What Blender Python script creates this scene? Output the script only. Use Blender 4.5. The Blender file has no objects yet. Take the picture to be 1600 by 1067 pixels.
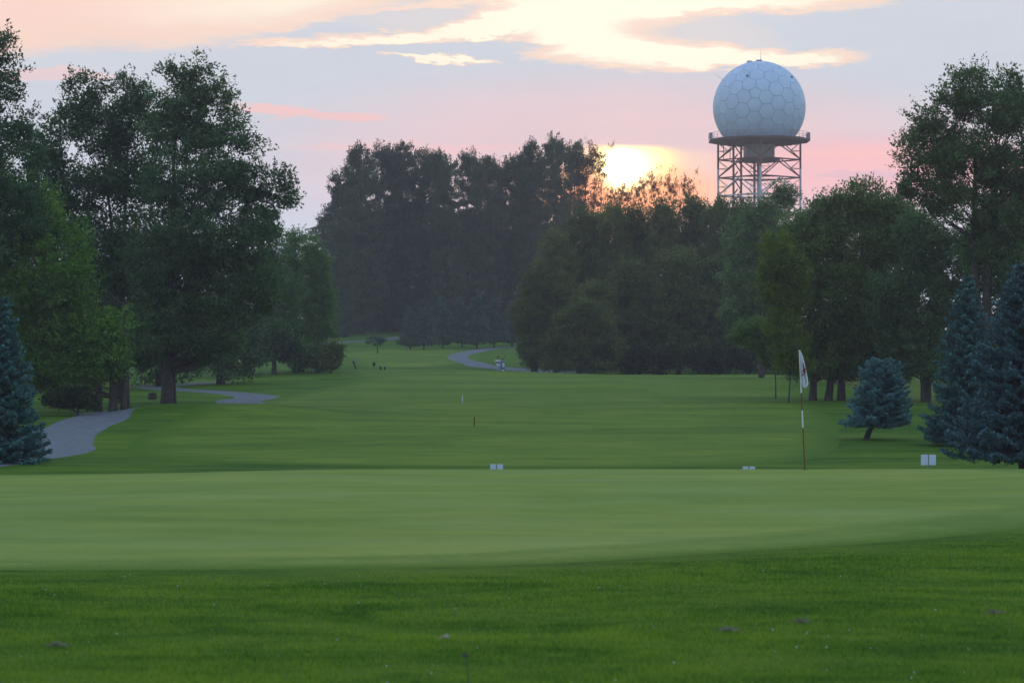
import bpy, bmesh, math, random
import numpy as np
from mathutils import Vector, Matrix, noise as mnoise
R = math.radians
F = 3778.0                     # focal length in photograph pixels
CAMH, HOR = 1.6, 560.0
C = bpy.context.scene.collection
sc = bpy.context.scene

# ------------------------------------------------------------------ camera
cam_d = bpy.data.cameras.new('camera'); cam = bpy.data.objects.new('camera', cam_d); C.objects.link(cam)
cam_d.sensor_width = 36; cam_d.lens = F / 1600 * 36
cam_d.clip_start = .3; cam_d.clip_end = 9000
cam.location = (0, 0, CAMH)
cam.rotation_euler = (R(90) + math.atan((HOR - 533.5) / F), 0, 0)
cam_d.dof.use_dof = True; cam_d.dof.focus_distance = 75; cam_d.dof.aperture_fstop = 5.6
sc.camera = cam

# ------------------------------------------------------------------ world, sun, exposure
SUN_AZ, SUN_EL = (968 - 800) / F, (560 - 262) / F
sc.view_settings.view_transform = 'Standard'
try: sc.view_settings.look = 'None'
except Exception: pass
sc.view_settings.exposure = 0.2; sc.view_settings.gamma = 1; sc.view_settings.use_curve_mapping = False
sc.render.engine = 'CYCLES'
sc.cycles.use_denoising = True
sc.cycles.max_bounces = 6; sc.cycles.transmission_bounces = 4; sc.cycles.transparent_max_bounces = 8
sc.cycles.volume_bounces = 0; sc.cycles.volume_step_rate = 4

def lin(r, g, b):
    def f(c):
        c /= 255.0
        return c / 12.92 if c <= .04045 else ((c + .055) / 1.055) ** 2.4
    return (f(r), f(g), f(b), 1)

world = bpy.data.worlds.new('World'); sc.world = world; world.use_nodes = True
wt = world.node_tree; wn = wt.nodes; wl = wt.links; wn.clear()
def sock(s, v):
    if isinstance(v, bpy.types.NodeSocket): wl.new(v, s)
    else: s.default_value = v
def M(op, a, b=0.0, c=0.0, clamp=False):
    n = wn.new('ShaderNodeMath'); n.operation = op; n.use_clamp = clamp
    sock(n.inputs[0], a); sock(n.inputs[1], b); sock(n.inputs[2], c); return n.outputs[0]
def SS(v, a, b):               # smoothstep
    n = wn.new('ShaderNodeMapRange'); n.interpolation_type = 'SMOOTHSTEP'
    sock(n.inputs[0], v); n.inputs[1].default_value = a; n.inputs[2].default_value = b; return n.outputs[0]
def MIX(f, a, b):
    n = wn.new('ShaderNodeMix'); n.data_type = 'RGBA'
    sock(n.inputs[0], f); sock(n.inputs[6], a); sock(n.inputs[7], b); return n.outputs[2]
def WNOISE(x, y, z, detail=4, rough=.55):
    cb = wn.new('ShaderNodeCombineXYZ'); sock(cb.inputs[0], x); sock(cb.inputs[1], y); cb.inputs[2].default_value = z
    n = wn.new('ShaderNodeTexNoise'); n.inputs['Scale'].default_value = 1; n.inputs['Detail'].default_value = detail
    n.inputs['Roughness'].default_value = rough
    wl.new(cb.outputs[0], n.inputs['Vector']); return n.outputs['Fac']
tc = wn.new('ShaderNodeTexCoord'); sp = wn.new('ShaderNodeSeparateXYZ'); wl.new(tc.outputs['Generated'], sp.inputs[0])
AZ = M('ARCTAN2', sp.outputs[0], sp.outputs[1]); EL = M('ARCSINE', sp.outputs[2])
# azimuth and elevation in units of 1/3778 rad, measured like the photograph: X grows right, Y grows down
X = M('MULTIPLY_ADD', AZ, F, 800.0); Y = M('MULTIPLY_ADD', EL, -F, HOR)
n1 = WNOISE(M('DIVIDE', X, 170.0), M('DIVIDE', Y, 42.0), 1.3, 5, .6)
n2 = WNOISE(M('DIVIDE', X, 130.0), M('DIVIDE', Y, 38.0), 7.7, 5, .6)
n3 = WNOISE(M('DIVIDE', X, 46.0), M('DIVIDE', Y, 9.0), 4.1, 5, .65)
XW = M('ADD', X, M('MULTIPLY', M('SUBTRACT', n1, .5), 110.0))
YW = M('ADD', M('ADD', Y, M('MULTIPLY', M('SUBTRACT', n2, .5), 34.0)), M('MULTIPLY', M('SUBTRACT', n3, .5), 30.0))
def blob(cx, cy, rx, ry, slope=0.0, soft=.5, xs=None, ys=None):
    """soft-edged ellipse; slope: rise of y per x"""
    xs = xs or XW; ys = ys or YW
    dx = M('SUBTRACT', xs, cx)
    dy = M('SUBTRACT', M('SUBTRACT', ys, cy), M('MULTIPLY', dx, slope))
    q = M('ADD', M('POWER', M('ABSOLUTE', M('DIVIDE', dx, rx)), 2.0), M('POWER', M('ABSOLUTE', M('DIVIDE', dy, ry)), 2.0))
    return M('SUBTRACT', 1.0, SS(q, 1 - soft, 1 + soft))
def MX(*v):
    r = v[0]
    for k in v[1:]: r = M('MAXIMUM', r, k)
    return r
# open bright sky between the clouds
gap = MX(
    blob(40, -60, 520, 138, -.10), blob(330, -70, 420, 128, -.10),
    blob(560, 66, 170, 10, -.06), blob(760, 50, 120, 12, -.07),
    blob(1000, 62, 205, 46, .03), blob(870, 22, 300, 30, -.05), blob(1130, 92, 190, 18, .02), blob(1100, -30, 330, 62, 0),
    blob(1240, 98, 70, 13, .05), blob(1530, 0, 150, 9, 0), blob(690, 96, 90, 5, .05))
wedge = MX(blob(600, 40, 190, 17, -.14), blob(760, 74, 110, 12, .02), blob(1250, 55, 260, 30, .03))
gap = M('MULTIPLY', gap, M('SUBTRACT', 1.0, M('MULTIPLY', wedge, .92)))
# colour of the cloud sheet
pink = blob(1010, 262, 520, 125, .02, 1.0, X, Y)
pinkR = blob(1360, 265, 250, 46, 0, .9, X, YW)
lav = MIX(SS(Y, 60, 420), lin(206, 211, 220), lin(209, 213, 228))
cloudc = MIX(M('MULTIPLY', pink, .75), lav, lin(246, 200, 200))
cloudc = MIX(M('MULTIPLY', pinkR, .8), cloudc, lin(255, 192, 194))
streak = MX(blob(485, 180, 120, 9, .06), M('MULTIPLY', blob(640, 232, 180, 8, .02), .5), M('MULTIPLY', blob(60, 128, 120, 10), .6), M('MULTIPLY', blob(1330, 245, 200, 5, .0), .6))
cloudc = MIX(M('MULTIPLY', streak, .8), cloudc, lin(255, 198, 190))
lowlav = blob(1350, 276, 70, 8)
cloudc = MIX(M('MULTIPLY', lowlav, .6), cloudc, lin(225, 188, 202))
mott = WNOISE(M('DIVIDE', X, 320.0), M('DIVIDE', Y, 60.0), 12.0, 5, .6)
cloudc = MIX(M('MULTIPLY', SS(mott, .35, .75), .22), cloudc, lin(188, 194, 208))
# colour of the gaps: cream near the sun's azimuth, peach away from it
cream = blob(960, 30, 640, 260, 0, 1.0, X, Y)
gapc = MIX(cream, lin(250, 212, 198), lin(255, 250, 226))
gapc = MIX(blob(1010, 50, 240, 90, 0, 1.0, X, Y), gapc, (1.06, 1.0, .80, 1))
low = MIX(gap, cloudc, gapc)
low = MIX(M('MULTIPLY', M('MULTIPLY', gap, M('SUBTRACT', 1.0, gap)), 2.6), low, lin(255, 214, 190))
# glow round the sun under the flat edge of the cloud sheet
dxs = M('SUBTRACT', X, 975.0); dys = M('SUBTRACT', Y, 262.0)
dxa = M('MULTIPLY', dxs, M('MULTIPLY_ADD', M('GREATER_THAN', dxs, 0.0), -.28, 1.0))
rs = M('SQRT', M('ADD', M('POWER', M('ABSOLUTE', dxa), 2.0), M('POWER', M('ABSOLUTE', M('MULTIPLY', dys, 1.1)), 2.0)))
under = SS(M('ADD', M('SUBTRACT', Y, M('MULTIPLY', M('MAXIMUM', M('SUBTRACT', X, 1030.0), 0.0), .12)), M('MULTIPLY', M('SUBTRACT', n1, .5), 14.0)), 222, 236)
g1 = M('MULTIPLY', M('SUBTRACT', 1.0, SS(rs, 15, 165)), M('MULTIPLY_ADD', under, .8, .12))
g2 = M('MULTIPLY', M('SUBTRACT', 1.0, SS(rs, 0, 80)), under)
low = MIX(M('MULTIPLY', g1, .85), low, (1.12, .78, .50, 1))
low = MIX(g2, low, (2.6, 1.75, .45, 1))
rc_ = M('SQRT', M('ADD', M('POWER', M('ABSOLUTE', M('SUBTRACT', X, 971.0)), 2.0), M('POWER', M('ABSOLUTE', M('SUBTRACT', Y, 263.0)), 2.0)))
core = M('SUBTRACT', 1.0, SS(rc_, 6, 50))
low = MIX(M('MULTIPLY', blob(965, 306, 150, 44, 0, .9, X, Y), .9), low, (1.5, .56, .24, 1))
halo = M('MULTIPLY', M('SUBTRACT', 1.0, SS(rs, 4, 60)), under)
low = MIX(M('POWER', halo, 1.2), low, (2.9, 2.4, 1.25, 1))
low = MIX(M('MULTIPLY', M('POWER', core, 2.5), under), low, (11.0, 8.0, 3.6, 1))
# fading round the horizon away from the sunset
away = SS(M('ABSOLUTE', M('SUBTRACT', AZ, SUN_AZ)), .5, 2.4)
low = MIX(SS(EL, .16, .7), low, (.54, .80, 1.20, 1))
low = MIX(away, low, MIX(SS(EL, 0, .35), lin(185, 192, 216), lin(184, 212, 248)))
bg_cloud = wn.new('ShaderNodeBackground'); wl.new(low, bg_cloud.inputs[0]); bg_cloud.inputs[1].default_value = 1.0
sky = wn.new('ShaderNodeTexSky'); sky.sky_type = 'NISHITA'; sky.sun_disc = False
sky.sun_elevation = SUN_EL; sky.sun_rotation = SUN_AZ; sky.air_density = 1.2; sky.dust_density = 1.0; sky.ozone_density = 2.5
bg_sky = wn.new('ShaderNodeBackground'); wl.new(sky.outputs[0], bg_sky.inputs[0]); bg_sky.inputs[1].default_value = .15
# high cloud thins out overhead
ov = WNOISE(M('MULTIPLY', sp.outputs[0], 3.0), M('MULTIPLY', sp.outputs[1], 3.0), 3.0, 5, .6)
cover = M('SUBTRACT', 1.0, M('MULTIPLY', SS(EL, .16, .75), M('MULTIPLY_ADD', SS(ov, .3, .7), -.35, .5)))
high = MIX(SS(EL, .15, .6), (0, 0, 0, 1), (0, 0, 0, 1))
mx = wn.new('ShaderNodeMixShader'); wl.new(cover, mx.inputs[0]); wl.new(bg_sky.outputs[0], mx.inputs[1]); wl.new(bg_cloud.outputs[0], mx.inputs[2])
wo = wn.new('ShaderNodeOutputWorld'); wl.new(mx.outputs[0], wo.inputs[0])
world.cycles.sampling_method = 'MANUAL'; world.cycles.sample_map_resolution = 2048

sd = bpy.data.lights.new('sun', 'SUN'); sun = bpy.data.objects.new('sun', sd); C.objects.link(sun)
sd.energy = .5; sd.angle = R(.5); sd.color = (1, .62, .34)
sv = Vector((math.sin(SUN_AZ) * math.cos(SUN_EL), math.cos(SUN_AZ) * math.cos(SUN_EL), math.sin(SUN_EL)))
sun.rotation_euler = sv.to_track_quat('Z', 'Y').to_euler(); sun.location = sv * 50 + Vector((0, 0, 40))

# ------------------------------------------------------------------ helpers
def wx(px, d): return (px - 800.0) / F * d
def wz(py, d): return CAMH - (py - HOR) / F * d
def tag(o, label=None, cat=None, group=None, kind=None):
    if label: o['label'] = label
    if cat: o['category'] = cat
    if group: o['group'] = group
    if kind: o['kind'] = kind
    return o
def empty(name, loc, rz=0.0):
    o = bpy.data.objects.new(name, None); C.objects.link(o); o.location = loc; o.rotation_euler = (0, 0, rz)
    o.empty_display_size = .3; return o
def link(name, me, mat=None, parent=None):
    o = bpy.data.objects.new(name, me); C.objects.link(o)
    if mat and not me.materials: me.materials.append(mat)
    if parent: o.parent = parent
    return o
def npmesh(name, V, faces, nper, smooth=False, attrs=None):
    me = bpy.data.meshes.new(name)
    V = np.asarray(V, np.float32); faces = np.asarray(faces, np.int32)
    me.vertices.add(len(V)); me.vertices.foreach_set('co', V.ravel())
    nf = len(faces)
    me.loops.add(nf * nper); me.loops.foreach_set('vertex_index', faces.ravel())
    me.polygons.add(nf); me.polygons.foreach_set('loop_start', np.arange(nf, dtype=np.int32) * nper)
    if smooth: me.polygons.foreach_set('use_smooth', np.ones(nf, bool))
    for k, v in (attrs or {}).items():
        a = me.attributes.new(k, 'FLOAT', 'POINT'); a.data.foreach_set('value', np.asarray(v, np.float32).ravel())
    me.update(calc_edges=True); return me
def tube_np(pts, rad, sides=6, cap=True):
    """tapered tube along pts -> verts, quads"""
    pts = np.asarray(pts, float); n = len(pts)
    V = []; Q = []
    for i in range(n):
        t = pts[min(i + 1, n - 1)] - pts[max(i - 1, 0)]; t /= (np.linalg.norm(t) + 1e-9)
        up = np.array([0, 0, 1.]) if abs(t[2]) < .9 else np.array([1., 0, 0])
        a = np.cross(t, up); a /= np.linalg.norm(a); b = np.cross(t, a)
        for k in range(sides):
            th = 2 * math.pi * k / sides
            V.append(pts[i] + rad[i] * (a * math.cos(th) + b * math.sin(th)))
    for i in range(n - 1):
        for k in range(sides):
            k2 = (k + 1) % sides
            Q.append((i * sides + k, i * sides + k2, (i + 1) * sides + k2, (i + 1) * sides + k))
    return V, Q
class Tubes:
    def __init__(s): s.V = []; s.Q = []
    def add(s, pts, rad, sides=6):
        if not hasattr(rad, '__len__'): rad = [rad] * len(pts)
        v, q = tube_np(pts, rad, sides); o = len(s.V); s.V += v; s.Q += [tuple(i + o for i in f) for f in q]; return s
    def mesh(s, name, smooth=True): return npmesh(name, s.V, s.Q, 4, smooth)
def bm_box(bm, c, size, rot=None):
    m = Matrix.Translation(c) @ (rot.to_4x4() if rot else Matrix()) @ Matrix.Diagonal((*size, 1))
    bmesh.ops.create_cube(bm, size=1, matrix=m)
def bm_obj(name, bm, mat, parent=None, smooth=False, bevel=0):
    if bevel: bmesh.ops.bevel(bm, geom=bm.edges[:], offset=bevel, segments=1, affect='EDGES')
    me = bpy.data.meshes.new(name); bm.to_mesh(me); bm.free()
    if smooth:
        for p in me.polygons: p.use_smooth = True
    return link(name, me, mat, parent)

# ------------------------------------------------------------------ materials
def newmat(name):
    m = bpy.data.materials.new(name); m.use_nodes = True; nt = m.node_tree; nt.nodes.clear()
    out = nt.nodes.new('ShaderNodeOutputMaterial'); return m, nt, out
def ramp(nt, fac, stops):
    r = nt.nodes.new('ShaderNodeValToRGB'); nt.links.new(fac, r.inputs[0])
    e = r.color_ramp.elements
    while len(e) < len(stops): e.new(.5)
    for k, (p, c) in enumerate(stops): e[k].position = p; e[k].color = (*c, 1)
    return r.outputs[0]
def tnoise(nt, scale, detail=4, rough=.6, vec=None, dist=0):
    n = nt.nodes.new('ShaderNodeTexNoise'); n.inputs['Scale'].default_value = scale; n.inputs['Detail'].default_value = detail
    n.inputs['Roughness'].default_value = rough; n.inputs['Distortion'].default_value = dist
    if vec is not None: nt.links.new(vec, n.inputs['Vector'])
    return n.outputs['Fac']
def mixc(nt, f, a, b, mode='MIX'):
    n = nt.nodes.new('ShaderNodeMix'); n.data_type = 'RGBA'; n.blend_type = mode
    for s, v in ((n.inputs[0], f), (n.inputs[6], a), (n.inputs[7], b)):
        if isinstance(v, bpy.types.NodeSocket): nt.links.new(v, s)
        else: s.default_value = v if not isinstance(v, tuple) or len(v) == 4 else (*v, 1)
    return n.outputs[2]
def objco(nt): return nt.nodes.new('ShaderNodeNewGeometry').outputs['Position']

def simple(name, col, rough=.6, metal=0.0, var=.12, nscale=6.0, spec=.4, bump=0.0):
    m, nt, out = newmat(name)
    p = nt.nodes.new('ShaderNodeBsdfPrincipled'); p.inputs['Roughness'].default_value = rough; p.inputs['Metallic'].default_value = metal
    p.inputs['Specular IOR Level'].default_value = spec
    tcn = nt.nodes.new('ShaderNodeTexCoord').outputs['Object']
    f = tnoise(nt, nscale, 5, .6, tcn)
    c = ramp(nt, f, [(.3, tuple(v * (1 - var) for v in col)), (.7, tuple(min(1, v * (1 + var)) for v in col))])
    nt.links.new(c, p.inputs['Base Color'])
    if bump:
        b = nt.nodes.new('ShaderNodeBump'); b.inputs['Strength'].default_value = bump; b.inputs['Distance'].default_value = .02
        nt.links.new(f, b.inputs['Height']); nt.links.new(b.outputs[0], p.inputs['Normal'])
    nt.links.new(p.outputs[0], out.inputs[0]); return m

LEAFK = 2.05
def leafmat(name, dark, light, trans=.35, gloss=.25, alt=None):
    m, nt, out = newmat(name)
    at = nt.nodes.new('ShaderNodeAttribute'); at.attribute_name = 'tint'
    c = ramp(nt, at.outputs['Fac'], [(0.0, dark), (.55, tuple((a + b) / 2 for a, b in zip(dark, light))), (1.0, light)])
    oi = nt.nodes.new('ShaderNodeObjectInfo')
    hs = nt.nodes.new('ShaderNodeHueSaturation')
    mr = nt.nodes.new('ShaderNodeMapRange'); nt.links.new(oi.outputs['Random'], mr.inputs[0]); mr.inputs[3].default_value = .475; mr.inputs[4].default_value = .52
    mv = nt.nodes.new('ShaderNodeMapRange'); nt.links.new(oi.outputs['Random'], mv.inputs[0]); mv.inputs[3].default_value = 1.3; mv.inputs[4].default_value = .82
    nt.links.new(mr.outputs[0], hs.inputs['Hue']); nt.links.new(mv.outputs[0], hs.inputs['Value']); nt.links.new(c, hs.inputs['Color'])
    c = hs.outputs[0]
    if alt:   # patches of another leaf colour in the crown
        f = tnoise(nt, .45, 3, .6, nt.nodes.new('ShaderNodeTexCoord').outputs['Object'])
        r = ramp(nt, f, [(.5, (0, 0, 0)), (.66, (1, 1, 1))]); c = mixc(nt, r, c, (*alt, 1))
    c = mixc(nt, 1.0, c, (LEAFK, LEAFK, LEAFK, 1), 'MULTIPLY'); nt.nodes[-1].clamp_result = False
    p = nt.nodes.new('ShaderNodeBsdfPrincipled'); p.inputs['Roughness'].default_value = .55; p.inputs['Specular IOR Level'].default_value = gloss
    nt.links.new(c, p.inputs['Base Color'])
    t = nt.nodes.new('ShaderNodeBsdfTranslucent'); tcx = mixc(nt, 1.0, c, (1.15, 1.0, .55, 1), 'MULTIPLY'); nt.links.new(tcx, t.inputs[0])
    mxn = nt.nodes.new('ShaderNodeMixShader'); mxn.inputs[0].default_value = trans
    nt.links.new(p.outputs[0], mxn.inputs[1]); nt.links.new(t.outputs[0], mxn.inputs[2]); nt.links.new(mxn.outputs[0], out.inputs[0])
    return m

def grassmat(name, dark, mid, light, patch=.09, fine=9.0, bumps=.5, edge=None, spec=.03, contrast=1.0, stretch=(1, 1, 1), dew=None):
    """mown or rough turf: big patches, streaks, tufts and grain; edge = colour it fades to at attribute edge=0"""
    m, nt, out = newmat(name)
    pos = objco(nt); mp = nt.nodes.new('ShaderNodeMapping'); mp.inputs['Scale'].default_value = stretch; nt.links.new(pos, mp.inputs[0]); v = mp.outputs[0]
    f1 = tnoise(nt, patch, 6, .64, v, 1.3); f2 = tnoise(nt, patch * 9, 4, .65, v); f3 = tnoise(nt, fine, 4, .75, v); f4 = tnoise(nt, fine * 5, 2, .7, v)
    def MM(op, a, b):
        n = nt.nodes.new('ShaderNodeMath'); n.operation = op
        for s, q in ((n.inputs[0], a), (n.inputs[1], b)):
            if isinstance(q, bpy.types.NodeSocket): nt.links.new(q, s)
            else: s.default_value = q
        return n.outputs[0]
    s = MM('ADD', MM('ADD', MM('MULTIPLY', f1, .40), MM('MULTIPLY', f2, .28)), MM('ADD', MM('MULTIPLY', f3, .20), MM('MULTIPLY', f4, .12)))
    w = .085 * contrast
    c = ramp(nt, s, [(.5 - w, dark), (.5, mid), (.5 + w, light)])
    if dew:
        fd = tnoise(nt, .35, 4, .6, v, .4); c = mixc(nt, MM('MULTIPLY', ramp(nt, fd, [(.45, (0, 0, 0)), (.68, (1, 1, 1))]), .5), c, (*dew, 1))
    if edge:
        at = nt.nodes.new('ShaderNodeAttribute'); at.attribute_name = 'edge'
        e = MM('ADD', at.outputs['Fac'], MM('MULTIPLY', MM('SUBTRACT', f3, .5), 1.2))
        r = ramp(nt, e, [(.1, (0, 0, 0)), (.75, (1, 1, 1))]); c = mixc(nt, r, (*edge, 1), c)
    p = nt.nodes.new('ShaderNodeBsdfPrincipled'); p.inputs['Roughness'].default_value = .75; p.inputs['Specular IOR Level'].default_value = spec
    
    nt.links.new(c, p.inputs['Base Color'])
    b = nt.nodes.new('ShaderNodeBump'); b.inputs['Strength'].default_value = bumps; b.inputs['Distance'].default_value = .04
    nt.links.new(MM('ADD', f3, MM('MULTIPLY', f4, .6)), b.inputs['Height']); nt.links.new(b.outputs[0], p.inputs['Normal'])
    nt.links.new(p.outputs[0], out.inputs[0]); return m

RD, RM, RL = (.034, .100, .010), (.074, .155, .013), (.14, .210, .018)
MAT = {}
MAT['rough'] = grassmat('rough_turf', RD, RM, RL, .12, 10, .7, stretch=(.5, 1.4, 1))
MAT['fairway'] = grassmat('fairway_turf', (.070, .145, .014), (.122, .195, .020), (.185, .245, .028), .075, 7, .4, edge=RM, stretch=(.75, 1.4, 1))
MAT['green'] = grassmat('putting_turf', (.155, .225, .036), (.215, .280, .046), (.285, .325, .058), .09, 14, .15, edge=(.17, .24, .045), contrast=1.15, stretch=(.7, 1.2, 1), dew=(.24, .31, .10))
MAT['collar'] = grassmat('collar_turf', (.13, .21, .034), (.17, .245, .042), (.22, .285, .055), .3, 14, .3, edge=(.10, .185, .018))
MAT['path'] = simple('gravel', (.135, .14, .155), .9, var=.35, nscale=3.5, bump=.4)
MAT['bark'] = simple('bark', (.060, .048, .040), .9, var=.45, nscale=5, bump=.6)
MAT['palebark'] = simple('pale_bark', (.13, .115, .10), .9, var=.4, nscale=4, bump=.5)
MAT['cotton'] = leafmat('cottonwood_leaf', (.012, .034, .014), (.050, .098, .036), .28, .3)
MAT['maple'] = leafmat('maple_leaf', (.008, .036, .006), (.062, .160, .018), .32, .3)
MAT['birch'] = leafmat('birch_leaf', (.022, .056, .014), (.082, .150, .036), .32, .25)
MAT['wood'] = leafmat('wood_leaf', (.018, .034, .009), (.074, .100, .022), .26, .25)
MAT['far'] = leafmat('poplar_leaf', (.018, .030, .013), (.054, .068, .028), .24, .25)
MAT['willow'] = leafmat('willow_leaf', (.024, .054, .022), (.085, .138, .052), .3, .25)
MAT['ash'] = leafmat('ash_leaf', (.014, .038, .012), (.062, .118, .030), .3, .3)
MAT['yellow'] = leafmat('yellow_leaf', (.030, .056, .008), (.150, .185, .018), .4, .25)
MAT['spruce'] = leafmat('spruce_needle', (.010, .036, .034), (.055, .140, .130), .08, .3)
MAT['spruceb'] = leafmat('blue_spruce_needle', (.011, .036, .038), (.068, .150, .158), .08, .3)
MAT['sunleaf'] = leafmat('backlight_tinted_leaf', (.050, .022, .008), (.13, .050, .014), .72, .1)  # red backlight of the low sun is put into this leaf colour
MAT['pine'] = leafmat('pine_needle', (.016, .034, .026), (.042, .070, .048), .1, .25)
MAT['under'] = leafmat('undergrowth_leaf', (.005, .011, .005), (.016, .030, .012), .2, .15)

# ------------------------------------------------------------------ terrain
PD = np.array([-60, -10, 8, 12, 19, 30, 40, 43, 46, 50, 54, 58, 62, 70, 90, 113, 150, 178, 185, 190, 197, 203, 212, 225, 240, 275, 300, 345, 400, 600, 9000], float)
PZ = np.array([.3, .15, .05, 0, -.09, -.2, -.33, -.40, -.54, -.84, -1.06, -1.2, -1.27, -1.2, -.93, -.58, .0, .50, .58, .50, .15, .02, .70, 1.25, 1.6, 2.47, 3.19, 5.6, 6.2, 6.5, 6.5], float)
_m = np.zeros_like(PZ)                     # monotone cubic slopes
_dl = np.diff(PZ) / np.diff(PD)
_m[1:-1] = np.where(_dl[:-1] * _dl[1:] > 0, 2 * _dl[:-1] * _dl[1:] / (_dl[:-1] + _dl[1:] + 1e-12), 0)
def prof(d):
    d = np.clip(d, PD[0], PD[-1]); i = np.clip(np.searchsorted(PD, d) - 1, 0, len(PD) - 2)
    h = PD[i + 1] - PD[i]; t = (d - PD[i]) / h
    return (2*t**3-3*t**2+1)*PZ[i] + (t**3-2*t**2+t)*h*_m[i] + (-2*t**3+3*t**2)*PZ[i+1] + (t**3-t**2)*h*_m[i+1]
def sst(v, a, b):
    t = np.clip((v - a) / (b - a), 0, 1); return t * t * (3 - 2 * t)
def G(x, y):
    x = np.asarray(x, float); y = np.asarray(y, float)
    z = prof(y)
    z = z - .17 * sst(-x, 2.5, 9.5) * np.exp(-((y - 40) / 9.0) ** 2)                       # green falls off to the left
    z = z + .06 * sst(x, 5, 9) * np.exp(-((y - 36) / 8.0) ** 2)
    az = x / np.maximum(y, 1)
    z = z + (.19 - .48 * sst(az, -.03, .05)) * np.exp(-((y - 187) / 14.0) ** 2) * .8        # crest higher on the left
    z = z + .36 * np.exp(-((y - 103) / 4.0) ** 2) * sst(-x, 6, 11) * (1 - sst(-x, 14.8, 17.5))  # little rise under the big tree
    z = z + .05 * np.sin(x * .23 + 1.3) * np.sin(y * .11 + .4) * sst(y, 60, 90) * (1 - sst(y, 170, 185))
    z = z + .012 * np.sin(x * 1.1 + y * .37) * np.sin(y * .8 + 1) * (1 - sst(y, 18, 26))
    return z
def g(x, y): return float(G(x, y))
def at(px, py, d0=10, d1=400):
    """first ground point seen at a photograph position (used to read real positions off the photograph)"""
    ds = np.arange(d0, d1, .1); zr = CAMH - (py - HOR) / F * ds; xs = (px - 800) / F * ds
    k = np.nonzero(G(xs, ds) >= zr)[0]
    d = ds[k[0]] if len(k) else d1
    return ((px - 800) / F * d, d)

ys = np.concatenate([np.arange(-60, 0, 5), np.arange(0, 70, .35), np.arange(70, 230, .8), np.arange(230, 420, 2.5), np.geomspace(420, 8000, 30)])
us = np.concatenate([-np.geomspace(60, 1.3, 14), np.linspace(-1.2, 1.2, 181), np.geomspace(1.3, 60, 14)])
YY, UU = np.meshgrid(ys, us, indexing='ij')
XX = UU * (14 + np.maximum(YY, 0) * .28)
ZZ = G(XX, YY)
V = np.stack([XX, YY, ZZ], -1).reshape(-1, 3)
ny, nx = len(ys), len(us); idx = np.arange(ny * nx).reshape(ny, nx)
Q = np.stack([idx[:-1, :-1], idx[:-1, 1:], idx[1:, 1:], idx[1:, :-1]], -1).reshape(-1, 4)
o = link('ground', npmesh('ground', V, Q, 4, True), MAT['rough']); tag(o, kind='structure', label='rough mown grass ground of the golf course')

def smooth_poly(P, n=10):
    P = [np.array(p, float) for p in P]; out = []
    for i in range(len(P)):
        p0, p1, p2, p3 = P[i - 1], P[i], P[(i + 1) % len(P)], P[(i + 2) % len(P)]
        for k in range(n):
            t = k / n
            out.append(.5 * ((2*p1) + (-p0+p2)*t + (2*p0-5*p1+4*p2-p3)*t*t + (-p0+3*p1-3*p2+p3)*t**3))
    return np.array(out)
def sheet(name, poly, mat, off, fade, row=.3, cols=70, hole=None):
    P = smooth_poly(poly); y0, y1 = P[:, 1].min() + .01, P[:, 1].max() - .01
    rows = []; n = len(P); A = P; B = np.roll(P, -1, 0)
    for y in np.arange(y0, y1, row):
        m = (A[:, 1] - y) * (B[:, 1] - y) < 0
        t = (y - A[m, 1]) / (B[m, 1] - A[m, 1]); xs = A[m, 0] + t * (B[m, 0] - A[m, 0])
        if len(xs) < 2: continue
        u = np.linspace(0, 1, cols); u = (np.sin((u - .5) * math.pi) + 1) / 2 * .35 + u * .65
        rows.append((xs.min() + (xs.max() - xs.min()) * u, np.full(cols, y)))
    Xr = np.array([r[0] for r in rows]); Yr = np.array([r[1] for r in rows])
    pts = np.stack([Xr, Yr], -1).reshape(-1, 2); e = np.full(len(pts), 1e9)
    for a, b in zip(A, B):
        d = b - a; L = (d * d).sum() + 1e-9
        t = np.clip(((pts - a) @ d) / L, 0, 1); e = np.minimum(e, np.linalg.norm(pts - a - t[:, None] * d, axis=1))
    Vv = np.column_stack([pts, G(pts[:, 0], pts[:, 1]) + off * np.clip(e / .15, .15, 1)])
    ii = np.arange(len(pts)).reshape(Xr.shape)
    Qq = np.stack([ii[:-1, :-1], ii[:-1, 1:], ii[1:, 1:], ii[1:, :-1]], -1).reshape(-1, 4)
    return link(name, npmesh(name, Vv, Qq, 4, True, {'edge': np.clip(e / fade, 0, 1)}), mat)
GREEN = [(-30, 27), (-12, 21.0), (-4.2, 20.1), (-1, 20.5), (2, 22.8), (4, 25.4), (5.9, 28.3), (7.2, 31), (8.1, 34.5), (8.5, 39), (7.5, 43), (4, 45), (-6, 45.3), (-20, 44), (-31, 37)]
COLLAR = [(-32, 26.6), (-12, 20.2), (-4.2, 19.3), (-.6, 19.7), (2.6, 21.9), (4.8, 24.2), (6.9, 27.2), (8.8, 30), (9.8, 34), (10, 39.5), (8.5, 44.5), (4.5, 46.2), (-6, 46.6), (-20, 45.5), (-33, 37)]
o = sheet('collar', COLLAR, MAT['collar'], .012, .8); tag(o, kind='structure', label='slightly longer fringe of grass around the putting green')
o = sheet('putting_green', GREEN, MAT['green'], .024, .5); tag(o, kind='structure', label='pale closely mown putting green')
FW = [(-8, 66), (-11, 71), (-12.3, 78), (-13, 88), (-13.2, 100), (-12.4, 125), (-10.2, 155), (-12, 178), (-12, 186), (0, 189), (18, 187), (21, 176), (18, 150), (14, 110), (11.5, 85), (9, 70), (6, 64.5), (0, 63.5)]
o = sheet('fairway', FW, MAT['fairway'], .012, 2.0, row=.5); tag(o, kind='structure', label='lighter mown fairway in the middle of the course')
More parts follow.
